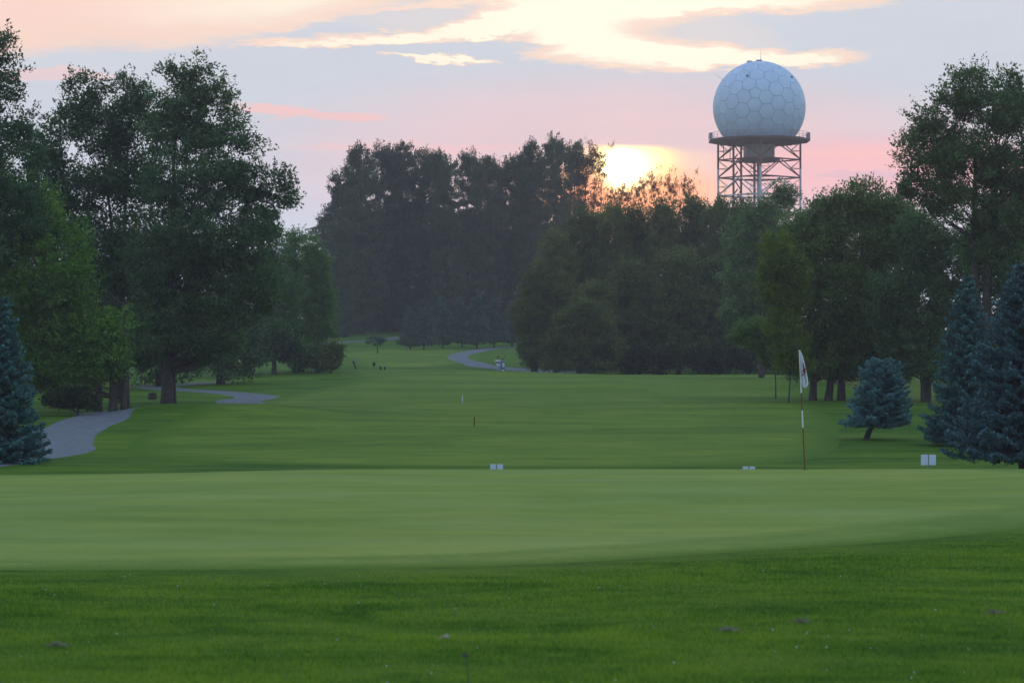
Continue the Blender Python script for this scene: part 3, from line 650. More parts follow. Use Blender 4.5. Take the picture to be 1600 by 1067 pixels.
# --- spruces
def make_spruce(name, label, base, H, rb, mat, seed, nq=36000, L=.13, W=.034, r=.09, skirt=.25, lean=0.0, lay=.2, group=None, bend=0.0, cat='tree', power=.85):
    rs = np.random.RandomState(seed); t = empty(name, base); tag(t, label, cat, group)
    zs = np.arange(skirt, H - .12, lay * (H / 5) ** .3); br = []
    tb = Tubes()
    n = 8; tb.add([(0, 0, H * i / n - (.12 if i == 0 else 0)) for i in range(n + 1)], [r * (1.2 if i == 0 else 1) * (1 - .95 * i / n) + .006 for i in range(n + 1)], 8)
    for z in zs:
        u = (z - skirt) / (H - skirt); R0 = rb * (1 - u) ** power
        nb = max(6, int(8 + 5 * (1 - u)))
        for k in range(nb):
            a = 2 * math.pi * (k + rs.rand() * .8) / nb
            ln = R0 * rs.uniform(.72, 1.1) + .09
            br.append((z + rs.uniform(-.06, .06), a, ln, u))
    br = np.array(br); w = br[:, 2] ** 1.5; w /= w.sum(); bi = rs.choice(len(br), nq, p=w)
    z0, a, ln, u = br[bi].T; t_ = rs.rand(nq) ** .62
    wd = (.36 * ln * (1 - t_ * .75) + .05) * (.65 + .35 * np.sin(t_ * 13 + a * 9) ** 2)
    s_ = (rs.rand(nq) * 2 - 1); s_ = np.sign(s_) * np.abs(s_) ** .8 * wd
    slope = .26 - .66 * (1 - u)                       # lower boughs droop, upper ones rise
    zz = z0 + ln * (slope * t_ + .30 * t_ ** 3 * (1 - u * .4)) - np.abs(s_) * .45 - rs.rand(nq) ** 2 * .09 * (1 - u * .5)
    ca, sa = np.cos(a), np.sin(a); rr = t_ * ln
    P = np.stack([ca * rr - sa * s_, sa * rr + ca * s_, zz], -1)
    out = np.stack([ca * .8 - sa * np.sign(s_) * .6, sa * .8 + ca * np.sign(s_) * .6, -.12 + .35 * t_], -1)
    bt = rs.rand(len(br))[bi]
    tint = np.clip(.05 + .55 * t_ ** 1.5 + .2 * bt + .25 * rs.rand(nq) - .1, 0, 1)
    V, T = leaves(P, out, rs, L * .8, W * 1.15, tint, .7); V[:, 0] += bend * sst(V[:, 2], 0, .9)
    for q in br[::2]:
        z, a1, l1, u1 = q; sl = .26 - .66 * (1 - u1)
        tb.add([(math.cos(a1) * l1 * k, math.sin(a1) * l1 * k, z + l1 * (sl * k + .3 * k ** 3)) for k in (0, .35, .7, .95)], [.022 * (1 - u1) + .008, .014, .009, .004], 4)
    tb.V = [np.array((v[0] + bend * float(sst(v[2], 0, .9)), v[1], v[2])) for v in tb.V]
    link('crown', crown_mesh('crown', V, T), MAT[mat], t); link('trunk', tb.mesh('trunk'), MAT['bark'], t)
    t.rotation_euler = (0, lean, 0); return t
def base_sp(px, d): x = wx(px, d); return (x, d, g(x, d) - .03)
b = base_sp(2, 66); make_spruce('spruce_tree', 'blue green spruce cut off by the left edge in front of the gravel path', b, wz(452, 66) - b[2], 1.42, 'spruce', 101, 75000, skirt=.12)
b = base_sp(1512, 76); make_spruce('spruce_tree', 'darker spruce standing left behind the big blue spruce at the right edge', b, wz(424, 76) - b[2], 1.45, 'spruce', 102, 62000, skirt=.55, L=.14, W=.038)
b = base_sp(1597, 61); make_spruce('spruce_tree', 'big blue spruce at the right edge on a bare short trunk', b, wz(400, 61) - b[2], 1.85, 'spruceb', 103, 95000, skirt=.85, r=.085)
b = base_sp(1351, 80); make_spruce('small_blue_spruce', 'small blue spruce leaning right on a short bare trunk, alone on the lawn', b, 2.72, 1.08, 'spruceb', 104, 50000, skirt=.82, r=.1, lean=R(4), bend=.42, L=.12, W=.036, lay=.15, power=.42)

# --- dark undergrowth that closes the feet of the woods
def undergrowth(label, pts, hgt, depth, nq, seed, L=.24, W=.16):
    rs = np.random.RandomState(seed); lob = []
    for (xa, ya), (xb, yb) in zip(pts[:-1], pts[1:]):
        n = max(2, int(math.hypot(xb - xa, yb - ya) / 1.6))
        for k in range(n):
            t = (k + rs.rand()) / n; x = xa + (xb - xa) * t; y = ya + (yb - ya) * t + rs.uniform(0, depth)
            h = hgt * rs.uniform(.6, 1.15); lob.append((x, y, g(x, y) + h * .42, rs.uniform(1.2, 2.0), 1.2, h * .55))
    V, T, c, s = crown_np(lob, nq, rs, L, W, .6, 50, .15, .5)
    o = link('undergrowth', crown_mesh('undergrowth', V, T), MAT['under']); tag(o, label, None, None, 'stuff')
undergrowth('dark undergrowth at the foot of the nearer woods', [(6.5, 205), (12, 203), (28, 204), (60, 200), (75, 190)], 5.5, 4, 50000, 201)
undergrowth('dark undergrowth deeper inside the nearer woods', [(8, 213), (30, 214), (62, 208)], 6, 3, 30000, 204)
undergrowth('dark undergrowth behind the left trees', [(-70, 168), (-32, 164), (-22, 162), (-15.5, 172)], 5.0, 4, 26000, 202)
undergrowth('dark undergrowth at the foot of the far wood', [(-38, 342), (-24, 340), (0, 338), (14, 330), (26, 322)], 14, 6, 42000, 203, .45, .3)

# ------------------------------------------------------------------ radar tower
MAT['radome'] = simple('radome_panel', (.55, .70, .86), .5, var=.07, nscale=.35, spec=.3)  # white panels; part of the sky's blue light is put into the colour
MAT['seam'] = simple('radome_seam', (.13, .18, .24), .7)
MAT['redsteel'] = simple('red_painted_steel', (.15, .045, .045), .55, var=.2, nscale=1.0)
MAT['whitesteel'] = simple('white_painted_steel', (.55, .57, .60), .5, var=.12, nscale=1.0)
MAT['deck'] = simple('deck_steel', (.085, .050, .052), .7, var=.25, nscale=.8)
MAT['room'] = simple('equipment_room', (.30, .31, .33), .6, var=.1, nscale=.8)
TD = 443.0; tx = wx(1186.5, TD); tgz = g(tx, TD); kx = TD / F
tower = empty('radar_tower', (tx, TD, tgz)); tag(tower, 'white faceted radar dome on a red and white steel lattice tower above the trees', 'radar tower')
def tz(py): return wz(py, TD) - tgz
RC = tz(168); RR = 72.3 * kx; deck_z = tz(218.5)
bmi = bmesh.new(); bmesh.ops.create_icosphere(bmi, subdivisions=3, radius=1.0)
bmi.verts.ensure_lookup_table(); rot = Matrix.Rotation(.42, 3, 'Z') @ Matrix.Rotation(.62, 3, 'X') @ Matrix.Rotation(.3, 3, 'Y')
cells = []
for v in bmi.verts:
    cs = [f.calc_center_median().normalized() for f in v.link_faces]
    n = v.co.normalized(); a = n.orthogonal().normalized(); b2 = n.cross(a)
    cs.sort(key=lambda c: math.atan2(c.dot(b2), c.dot(a))); cells.append((rot @ n, [rot @ c for c in cs]))
bmi.free()
bm = bmesh.new(); bmesh.ops.create_uvsphere(bm, u_segments=64, v_segments=40, radius=RR - .07, matrix=Matrix.Translation((0, 0, RC)))
bmesh.ops.bisect_plane(bm, geom=bm.verts[:] + bm.edges[:] + bm.faces[:], plane_co=(0, 0, deck_z + .02), plane_no=(0, 0, -1), clear_outer=True)
radome = bm_obj('radome', bm, MAT['seam'], tower, True)
for n, cs in cells:
    bm = bmesh.new(); K = len(cs); gap_ = .0050
    ring2 = []; cs2 = []
    for c in cs:
        d_ = (n - c).normalized() * gap_; cs2.append((c + d_).normalized())
    pts = []
    for i in range(K):
        p, q = cs2[i], cs2[(i + 1) % K]
        for s in range(3): pts.append((p.lerp(q, s / 3)).normalized())
    ctr = bm.verts.new(n * RR); r1 = [bm.verts.new((n.lerp(p, .5)).normalized() * RR) for p in pts]; r2 = [bm.verts.new(p * RR) for p in pts]
    r2b = [bm.verts.new(p * RR) for p in pts]; r3 = [bm.verts.new(p * (RR - .09)) for p in pts]; m_ = len(pts)
    for i in range(m_):
        j = (i + 1) % m_
        bm.faces.new((ctr, r1[i], r1[j])); bm.faces.new((r1[i], r2[i], r2[j], r1[j])); bm.faces.new((r2b[i], r3[i], r3[j], r2b[j]))
    bmesh.ops.translate(bm, verts=bm.verts, vec=(0, 0, RC))
    bmesh.ops.bisect_plane(bm, geom=bm.verts[:] + bm.edges[:] + bm.faces[:], plane_co=(0, 0, deck_z + .02), plane_no=(0, 0, -1), clear_outer=True)
    if not bm.faces: bm.free(); continue
    bm_obj('panel', bm, MAT['radome'], radome, True)
def on_dome(px, py, lift=0.0):
    x = (px - 1186.5) * kx; z = tz(py) - RC; y = -math.sqrt(max(0, RR * RR - x * x - z * z)); v = Vector((x, y, z)); return v * (1 + lift / RR) + Vector((0, 0, RC)), v.normalized()
for px, py in ((1163, 125), (1233, 125)):
    p, n = on_dome(px, py, .08); bm = bmesh.new(); bmesh.ops.create_uvsphere(bm, u_segments=12, v_segments=8, radius=.24, matrix=Matrix.Translation(p)); bm_obj('warning_lamp', bm, MAT['seam'], radome, True)
p, n = on_dome(1235, 208, .06); bm = bmesh.new(); bm_box(bm, p, (.95, .16, 1.15), n.to_track_quat('-Y', 'Z').to_matrix()); bm_obj('hatch', bm, MAT['whitesteel'], radome, bevel=.03)
tb = Tubes(); tb.add([(.3, 0, RC + RR - .1), (.3, 0, RC + RR + 2.1)], [.05, .02]); link('lightning_rod', tb.mesh('lightning_rod'), MAT['seam'], radome)
bm = bmesh.new(); bmesh.ops.create_cone(bm, cap_ends=True, segments=16, radius1=.75, radius2=.5, depth=.35, matrix=Matrix.Translation((0, 0, RC + RR + .05))); bm_obj('top_cap', bm, MAT['redsteel'], radome)
bm = bmesh.new(); bmesh.ops.create_cone(bm, cap_ends=True, segments=12, radius1=.6, radius2=.4, depth=.3, matrix=Matrix.Translation((-1.8, -.4, RC + RR - .12))); bm_obj('vent_cap', bm, MAT['room'], radome)
tb = Tubes(); tb.add([(-6.6, -1, RC + 4.9), (-8.4, -1, RC + 6.1)], [.035, .02]); link('side_rod', tb.mesh('side_rod'), MAT['room'], radome)
bm = bmesh.new(); bmesh.ops.create_cone(bm, cap_ends=True, segments=12, radius1=80 * kx, radius2=80 * kx, depth=.42, matrix=Matrix.Translation((0, 0, deck_z - .21)) @ Matrix.Rotation(.26, 4, 'Z')); bm_obj('deck', bm, MAT['deck'], tower, bevel=.05)
bm = bmesh.new()
for k in range(-5, 6): bm_box(bm, (0, k * 1.4, deck_z - .6), (2 * math.sqrt(max(1, 60 - (k * 1.4) ** 2)), .18, .22))
bm_obj('deck_girders', bm, MAT['redsteel'], tower)
rail_r = 79 * kx; posts = []
for k in range(48):
    a = 2 * math.pi * k / 48; tb = Tubes(); tb.add([(rail_r * math.cos(a), rail_r * math.sin(a), deck_z - .02), (rail_r * math.cos(a), rail_r * math.sin(a), deck_z + 1.1)], .035, 5)
    link('rail_post', tb.mesh('rail_post'), MAT['room'], tower)
for h in (.55, 1.08):
    tb = Tubes(); tb.add([(rail_r * math.cos(2 * math.pi * k / 48), rail_r * math.sin(2 * math.pi * k / 48), deck_z + h) for k in range(49)], .028, 5); link('handrail', tb.mesh('handrail'), MAT['room'], tower)
for sx in (-1, 1):
    bm = bmesh.new(); bm_box(bm, (sx * (rail_r - .35), -.8, deck_z + .62), (.55, 1.3, 1.15)); bm_obj('deck_cabinet', bm, MAT['room'], tower, bevel=.03)
# lattice: four legs, one nearly facing the camera
LR = 64 * kx; A0 = math.radians(-4); corners = [(LR * math.cos(A0 + k * math.pi / 2), LR * math.sin(A0 + k * math.pi / 2)) for k in range(4)]
lev = [deck_z - .5]; zz = tz(250)
while zz > 1.5: lev.append(zz); zz -= 28 * kx
lev.append(0.0)
def col(z): return MAT['redsteel'] if z > tz(279) else MAT['whitesteel']
def bar(name, a, b, w, mat, sides=4):
    tb = Tubes(); tb.add([a, b], w, sides); return link(name, npmesh(name, tb.V, tb.Q, 4, False), mat, tower)
for (x, y) in corners:
    bar('leg', (x, y, deck_z - .5), (x, y, tz(264)), .19, MAT['redsteel'], 8); bar('leg', (x, y, tz(264) - .01), (x, y, -.3), .19, MAT['whitesteel'], 8)
for i in range(1, len(lev)):
    zt, zb = lev[i - 1], lev[i]
    for k in range(4):
        a, b2 = Vector((*corners[k], 0)), Vector((*corners[(k + 1) % 4], 0)); mid = (a + b2) / 2
        if i < len(lev) - 1: bar('beam', (a.x, a.y, zb), (b2.x, b2.y, zb), .13, col(zb))
        bar('brace', (mid.x, mid.y, zt), (a.x, a.y, zb + .1), .12, col(zb + 1)); bar('brace', (mid.x, mid.y, zt), (b2.x, b2.y, zb + .1), .12, col(zb + 1))
        if i < 7:
            for s in (a, b2):
                m2 = (s + mid) / 2; zm = (zt + zb) / 2; bar('tie', (m2.x, m2.y, zm), (s.x, s.y, zm), .05, col(zb)); bar('tie', (m2.x, m2.y, zm), (s.x, s.y, zt - .1), .05, col(zb))
    if i in (1, 2, 3):
        m_ = [(Vector((*corners[k], 0)) + Vector((*corners[(k + 1) % 4], 0))) / 2 for k in range(4)]
        for k in range(4): bar('inner_beam', (m_[k].x, m_[k].y, zb), (m_[(k + 1) % 4].x, m_[(k + 1) % 4].y, zb), .09, col(zb))
rz0, rz1 = tz(249), tz(226)
bm = bmesh.new(); bm_box(bm, (0, .5, (rz0 + rz1) / 2), (45 * kx, 4.6, rz1 - rz0)); bm_obj('equipment_room', bm, MAT['room'], tower, bevel=.06)
for k in range(5):
    bm = bmesh.new(); bm_box(bm, ((-18 + k * 9) * kx, -1.83, (rz0 + rz1) / 2), (.06, .05, rz1 - rz0 - .1)); bm_obj('wall_rib', bm, MAT['seam'], tower)
bm = bmesh.new(); bm_box(bm, (0, .5, rz0 - .16), (60 * kx, 5.6, .24)); bm_obj('room_floor', bm, MAT['deck'], tower)
sxp = (1150 - 1186.5) * kx
for dx, dy in ((-.45, -1.2), (.95, -1.2), (-.45, .9), (.95, .9)): bar('stair_post', (sxp + dx, dy, deck_z - .5), (sxp + dx, dy, -.2), .11, MAT['redsteel'], 6)
zc = deck_z - 1.0; s_ = 1
while zc > 1.5:
    bar('stair_flight', (sxp - .4 * s_, -1.0 * s_, zc), (sxp + .9 * s_, .7 * s_, zc - 1.6), .16, MAT['deck']); zc -= 1.6; s_ = -s_
bar('conduit', (.15, 1.5, rz0 - .2), (.15, 1.5, 0), .09, MAT['whitesteel'], 8); bar('conduit', (-.75, 1.2, rz0 - .2), (-.75, 1.2, 0), .22, MAT['redsteel'], 8)
for dx in (-6.6, -5.4, -4.8): bar('downpipe', (dx, -.6, deck_z - .5), (dx, -.6, tz(250)), .07, MAT['deck'], 6)

# ------------------------------------------------------------------ flagstick and small things on the course
MAT['flagcloth'] = simple('white_flag_cloth', (.78, .80, .84), .8, var=.05)
MAT['redprint'] = simple('dark_red_print', (.22, .02, .04), .8)
MAT['redpaint'] = simple('weathered_red_paint', (.17, .045, .025), .6)
MAT['whitepaint'] = simple('white_paint', (.70, .72, .74), .45, var=.05)
MAT['signwhite'] = simple('white_board', (.60, .68, .80), .5, var=.05)
MAT['yellowpaint'] = simple('yellow_paint', (.45, .42, .12), .5)
MAT['dark'] = simple('dark_plastic', (.03, .032, .035), .6)
MAT['steel'] = simple('grey_steel', (.30, .31, .32), .4, metal=.6)
FD = 43.0; fx = wx(1257.5, FD); fz = g(fx, FD)
flag = empty('flagstick', (fx, FD, fz)); tag(flag, 'red and white banded golf flagstick with a limp white flag on the green', 'flagstick')
def stick(py): t = (735 - py) / (735 - 546.0); return Vector((wx(1257.5 - 8.5 * t, FD) - fx, 0, wz(py, FD) - fz))
for name, p0, p1, m_ in (('pole_section', 738, 668, 'redpaint'), ('pole_section', 668, 641, 'whitepaint'), ('pole_section', 641, 614, 'redpaint'), ('pole_section', 614, 546, 'whitepaint')):
    tb = Tubes(); tb.add([stick(p0) - Vector((0, 0, .03 if p0 == 738 else 0)), stick(p1)], .0125, 8); o = link(name, tb.mesh(name), MAT[m_], flag); 
    if m_ == 'redpaint': o['label'] = 'dull red band of the pole'
    else: o['label'] = 'white band of the pole'
bm = bmesh.new(); bmesh.ops.create_uvsphere(bm, u_segments=10, v_segments=8, radius=.022, matrix=Matrix.Translation(stick(545))); bm_obj('finial', bm, MAT['dark'], flag, True)
# limp cloth: rows down the pole, folded in depth
rows = [(548, 0, 1.5), (553, -.5, 4.2), (560, -1, 6), (570, -1.2, 7.5), (580, -1.5, 9.2), (588, -1.2, 10), (595, -.2, 11), (600, 1.0, 10.6), (604, 2.6, 5.5)]
nc = 19; V = []; k_ = FD / F
for py, l, rgt in rows:
    s = stick(py)
    for j in range(nc):
        u = j / (nc - 1); amp = min(1, (py - 545) / 25)
        V.append((s.x + (l + (rgt - l) * u + .5 * math.sin(u * 19) * amp) * k_, -.02 + .045 * math.sin(u * 13 + py * .03) * amp, s.z - (.8 * math.sin(u * 9) + u * 2.0 * amp) * k_))
Qf = [(r * nc + j, r * nc + j + 1, (r + 1) * nc + j + 1, (r + 1) * nc + j) for r in range(len(rows) - 1) for j in range(nc - 1)]
cl = link('flag_cloth', npmesh('flag_cloth', V, Qf, 4, True), MAT['flagcloth'], flag)
sm = cl.modifiers.new('sub', 'SUBSURF'); sm.levels = 1; sm.render_levels = 2
so = cl.modifiers.new('sol', 'SOLIDIFY'); so.thickness = .003
emb = [(1253.2, 567), (1254.6, 572), (1255.0, 577), (1253.4, 581), (1255.8, 579), (1256.8, 575), (1256.4, 582), (1254, 585), (1251.6, 587.5)]
tb = Tubes(); tb.add([(wx(px, FD) - fx, -.088, wz(py, FD) - fz) for px, py in emb], [.006, .013, .012, .015, .016, .012, .016, .014, .005], 6)
link('emblem', tb.mesh('emblem'), MAT['redprint'], cl)
bm = bmesh.new(); bmesh.ops.create_cone(bm, cap_ends=True, segments=20, radius1=.054, radius2=.054, depth=.004, matrix=Matrix.Translation((fx, FD, fz + .028))); o = bm_obj('hole', bm, MAT['dark']); tag(o, 'dark round cup at the foot of the flagstick', 'golf hole')

def double_sign(label, px, py0, py1, wpx, d):
    x = wx(px, d); z = g(x, d); t = empty('double_sign', (x, d, z)); tag(t, label, 'sign', 'low white double signs behind the green')
    k = d / F; top = wz(py0, d) - z; hgt = (py1 - py0) * k; w = wpx * k
    for s in (-1, 1):
        bm = bmesh.new(); bm_box(bm, (s * (w * .25 + .006), 0, top - hgt / 2), (w * .5 - .014, .018, hgt), Matrix.Rotation(s * .06, 3, 'Z')); bm_obj('board', bm, MAT['signwhite'], t, bevel=.003)
    bm = bmesh.new(); bm_box(bm, (0, .022, top * .5 - .1), (.022, .022, top + .14)); bm_obj('post', bm, MAT['steel'], t)
    return t
double_sign('white double board low behind the green, left of the middle of the photo', 776, 725, 739, 20, 55)
double_sign('lowest white double board peeking over the crest left of the flagstick', 1170, 728.5, 742, 19.5, 50)
double_sign('largest white double board on a thin post right of the flagstick', 1450.5, 710, 726.5, 23.5, 57)

def stake(label, px, py_top, py_bot, mat, w=.045, lean=0.0, cat='stake'):
    x, d = at(px, py_bot, 60, 200); z = g(x, d); h = (py_bot - py_top) / F * d
    bm = bmesh.new(); bm_box(bm, (0, 0, h * .45 - .03), (w, w, h * .9 + .06))
    bmesh.ops.create_cone(bm, cap_ends=True, segments=4, radius1=w * .7, radius2=.004, depth=h * .1, matrix=Matrix.Translation((0, 0, h * .95)) @ Matrix.Rotation(R(45), 4, 'Z'))
    o = bm_obj(cat.replace(' ', '_'), bm, MAT[mat]); o.location = (x, d, z); o.rotation_euler = (0, lean, 0); tag(o, label, cat, 'distance stakes on the fairway' if cat == 'stake' else None); return o
stake('white stake on the middle fairway', 722.5, 617, 629, 'whitepaint')
stake('dark red stake nearest the green on the fairway', 741, 651, 666, 'redpaint')
stake('small dark grey stake farthest up the fairway', 765.5, 601, 612, 'steel', .035)
stake('tiny yellowish marker on the left of the crest', 645, 568, 577, 'yellowpaint' if 'yellowpaint' in MAT else 'signwhite', .03, 0, 'tee marker')

def crest(px, d=186): x = wx(px, d); return Vector((x, d, g(x, d)))
p = crest(554); t = empty('leaning_post', p); tag(t, 'dark leaning post with a pale tilted plate on top at the left of the crest', 'post')
tb = Tubes(); tb.add([(.12, 0, -.05), (.02, 0, .3), (-.05, 0, .55), (-.1, 0, .72)], [.055, .06, .07, .06], 7); link('post', tb.mesh('post'), MAT['dark'], t)
bm = bmesh.new(); bm_box(bm, (-.0, -.06, .68), (.34, .05, .12), Matrix.Rotation(R(38), 3, 'Y')); bm_obj('plate', bm, MAT['steel'], t, bevel=.01)
p = crest(584.5); t = empty('ball_washer', p); tag(t, 'small dark box on a thin post on the crest, right of the leaning post', 'ball washer')
bm = bmesh.new(); bm_box(bm, (0, 0, .42), (.22, .18, .2)); bmesh.ops.create_cone(bm, cap_ends=True, segments=8, radius1=.07, radius2=.09, depth=.08, matrix=Matrix.Translation((0, 0, .56))); bm_obj('box', bm, MAT['dark'], t, bevel=.015)
tb = Tubes(); tb.add([(0, 0, -.05), (0, 0, .36)], .025); link('post', tb.mesh('post'), MAT['dark'], t)
p = crest(598, 184); t = empty('low_bench', p); tag(t, 'low dark bench with a pale seat board on the crest', 'bench')
bm = bmesh.new(); bm_box(bm, (-.08, 0, .30), (.52, .3, .05), Matrix.Rotation(R(8), 3, 'Y')); bm_obj('seat', bm, MAT['steel'], t, bevel=.01)
for dx in (-.16, .16): bm = bmesh.new(); bm_box(bm, (dx, 0, .12), (.12, .26, .3)); bm_obj('leg', bm, MAT['dark'], t, bevel=.01)
x, d = at(238, 624, 100, 200); rs = np.random.RandomState(5)
tb = Tubes(); tb.add([(0, 0, -.05), (0, 0, .1), (.01, 0, .24), (.02, 0, .33)], [.25, .215, .2, .19], 14)
bm = bmesh.new(); me_ = tb.mesh('t'); bm.from_mesh(me_); bmesh.ops.holes_fill(bm, edges=bm.edges)
for v in bm.verts: v.co.x *= 1 + .12 * math.sin(7 * v.co.y * 6); v.co.z += .03 * math.sin(v.co.x * 20) * (v.co.z > .2)
o = bm_obj('tree_stump', bm, MAT['bark'], None, True); o.location = (x, d, g(x, d)); tag(o, 'low dark stump on the grass left of the thick leaning trunk', 'stump')

# foreground bits
GC = 0
MAT['dryleaf'] = simple('dry_leaf', (.36, .27, .25), .8, var=.3, nscale=40)
MAT['deadgrass'] = simple('dead_grass', (.24, .21, .14), .95, var=.4, nscale=30)
MAT['stalk'] = simple('dry_stalk', (.10, .105, .08), .9)
x, d = at(694, 1008, 9, 40); V = []; Qd = []
for i in range(7):
    for j in range(5):
        u, v = i / 6 - .5, j / 4 - .5; w = .034 * math.cos(u * 2.9)
        V.append((u * .062, v * w, .03 + .014 * math.sin(u * 4 + .6) + .5 * abs(v) * w * 1.2 + .01 * u))
Qd = [(i * 5 + j, i * 5 + j + 1, i * 5 + j + 6, i * 5 + j + 5) for i in range(6) for j in range(4)]
o = link('dry_leaf', npmesh('dry_leaf', V, Qd, 4, True), MAT['dryleaf']); o.location = (x, d, g(x, d) + .012); o.rotation_euler = (R(28), R(18), R(-20)); tag(o, 'curled pinkish dry leaf lying on the foreground grass', 'leaf')
x = wx(730, 11.7); d = 11.7
t = empty('dry_weed', (x, d, g(x, d))); tag(t, 'dry dark seed head on a bent stalk at the bottom edge', 'weed')
tb = Tubes(); tb.add([(.006, 0, -.02), (.004, 0, .06), (-.002, 0, .11), (-.012, .0, .150)], [.0035, .003, .0025, .002], 6); link('stalk', tb.mesh('stalk'), MAT['stalk'], t)
rs = np.random.RandomState(8); tb = Tubes()
for k in range(26):
    dv = rand_dir(rs, 1)[0]; dv[2] = abs(dv[2]) * .8; q = np.array([-.012, 0, .150]); tb.add([q, q + dv * .016, q + dv * .024 + np.array([0, 0, -.004])], [.003, .003, .001], 4)
link('seed_head', tb.mesh('seed_head'), MAT['stalk'], t)
for k, (px, py, w, lab) in enumerate([(90, 1014, .10, 'brownish tuft of dead grass at the lower left'), (1140, 989, .12, 'largest brown tuft of dead grass right of the middle foreground'), (1250, 976, .08, 'small brown tuft of dead grass just behind the largest one'), (1552, 961, .09, 'faint brown tuft of dead grass near the right edge')]):
    x, d = at(px, py, 9, 40); rs = np.random.RandomState(300 + k); n = 260
    P = rs.randn(n, 3) * np.array([w * .42, w * .3, .006]); P[:, 2] = .012 + .03 * np.exp(-(P[:, 0] / w) ** 2 * 3) * rs.rand(n)
    out = rs.randn(n, 3) * np.array([1, 1, .35]); out /= np.linalg.norm(out, axis=1)[:, None]
    Vv, Tt = leaves(P, out, rs, .05, .005, rs.rand(n)); o = link('dead_grass_tuft', crown_mesh('dead_grass_tuft', Vv, Tt), MAT['deadgrass']); o.location = (x, d, g(x, d) + .012); o.scale = (.75, .75, .5); tag(o, lab, 'grass tuft', 'dead grass tufts in the foreground')

# ------------------------------------------------------------------ golfer and golf bag behind the crest
def skin_fig(name, joints, edges, root, mats, zone, parent=None):
    me = bpy.data.meshes.new(name); me.from_pydata([j[:3] for j in joints], edges, []); o = bpy.data.objects.new(name, me); C.objects.link(o)
    m = o.modifiers.new('skin', 'SKIN'); m.use_smooth_shade = True; s = o.modifiers.new('sub', 'SUBSURF'); s.levels = 2; s.render_levels = 2
    for i, j in enumerate(joints): me.skin_vertices[0].data[i].radius = (j[3], j[4] if len(j) > 4 else j[3]); me.skin_vertices[0].data[i].use_root = (i == root)
    bpy.context.view_layer.update(); dg = bpy.context.evaluated_depsgraph_get(); nm = bpy.data.meshes.new_from_object(o.evaluated_get(dg)); 
    o.modifiers.clear(); o.data = nm; bpy.data.meshes.remove(me); nm.name = name
    nm.materials.clear()
    for m_ in mats: nm.materials.append(m_)
    for p_ in nm.polygons: p_.material_index = zone(p_.center); p_.use_smooth = True
    if parent: o.parent = parent
    return o
MAT['skin'] = simple('skin', (.36, .20, .14), .6, var=.05); MAT['shirtw'] = simple('white_shirt', (.62, .66, .74), .8, var=.05); MAT['shirtr'] = simple('dark_red_stripe', (.26, .02, .06), .8)
MAT['shorts'] = simple('pale_shorts', (.40, .46, .50), .8); MAT['cap'] = simple('dark_red_cap', (.16, .03, .03), .8); MAT['blue'] = simple('blue_fabric', (.03, .09, .28), .7)
gx, gd = wx(778, 203), 203.0; gz = g(gx, gd)
person = empty('person', (gx, gd, gz), R(0)); tag(person, 'person in white and red striped shirt and dark cap, half hidden by the crest', 'person')
J = [(0, 0, .95, .14, .11), (0, 0, 1.15, .13, .1), (0, .0, 1.36, .165, .11), (0, 0, 1.46, .06), (0, -.01, 1.56, .075, .085), (0, -.01, 1.67, .07, .085),
     (.19, 0, 1.40, .06), (.25, -.03, 1.14, .042), (.20, -.2, .98, .034), (.17, -.26, .93, .03), (-.19, 0, 1.40, .06), (-.26, -.02, 1.14, .042), (-.25, -.1, .92, .034), (-.24, -.13, .84, .03),
     (.1, 0, .86, .09), (.11, -.02, .5, .06), (.11, .01, .1, .042), (.11, -.14, .03, .04), (-.1, 0, .86, .09), (-.11, .02, .5, .06), (-.12, .06, .1, .042), (-.12, -.09, .03, .04)]
for sgn, hi in ((1, 9), (-1, 13)):     # fingers
    hx, hy, hz = J[hi][:3]
    pass
E = [(0, 1), (1, 2), (2, 3), (3, 4), (4, 5), (2, 6), (6, 7), (7, 8), (8, 9), (2, 10), (10, 11), (11, 12), (12, 13), (0, 14), (14, 15), (15, 16), (16, 17), (0, 18), (18, 19), (19, 20), (20, 21)]
for hi in (9, 13):
    hx, hy, hz = J[hi][:3]; up = J[hi - 1][:3]; v = Vector((hx, hy, hz)) - Vector(up); v.normalize(); sd_ = v.cross(Vector((1, .3, 0))).normalized()
    for f in range(4):
        o_ = sd_ * (f - 1.5) * .017; a = Vector((hx, hy, hz)) + o_ + v * .03; b_ = a + v * (.04 - .004 * abs(f - 1)) + Vector((0, 0, -.008)); n_ = len(J)
        J.append((*a, .009)); J.append((*b_, .007)); E += [(hi, n_), (n_, n_ + 1)]
    th = Vector((hx, hy, hz)) + sd_ * -.04 - v * .005; J.append((*th, .01)); E.append((hi, len(J) - 1))
def zone(c):
    if c.z > 1.44: return 0
    if abs(c.x) > .215 and c.z < 1.22: return 0
    if c.z > .97: return 2 if (1.14 < c.z < 1.26) else 1
    if c.z > .52 and abs(c.x) < .2: return 3
    return 0 if c.z > .1 else 4
skin_fig('body', J, E, 0, [MAT['skin'], MAT['shirtw'], MAT['shirtr'], MAT['shorts'], MAT['dark']], zone, person)
bm = bmesh.new(); bmesh.ops.create_uvsphere(bm, u_segments=14, v_segments=10, radius=.115, matrix=Matrix.Translation((0, -.01, 1.68)) @ Matrix.Diagonal((.95, 1.08, .85, 1)))
bmesh.ops.bisect_plane(bm, geom=bm.verts[:] + bm.edges[:] + bm.faces[:], plane_co=(0, 0, 1.665), plane_no=(0, 0, -1), clear_outer=True)
bm_box(bm, (0, .13, 1.672), (.13, .12, .012)); bm_obj('cap', bm, MAT['cap'], person, True)
bm = bmesh.new(); bm_box(bm, (0, .09, 1.60), (.022, .03, .035)); bm_obj('nose', bm, MAT['skin'], person, bevel=.008)
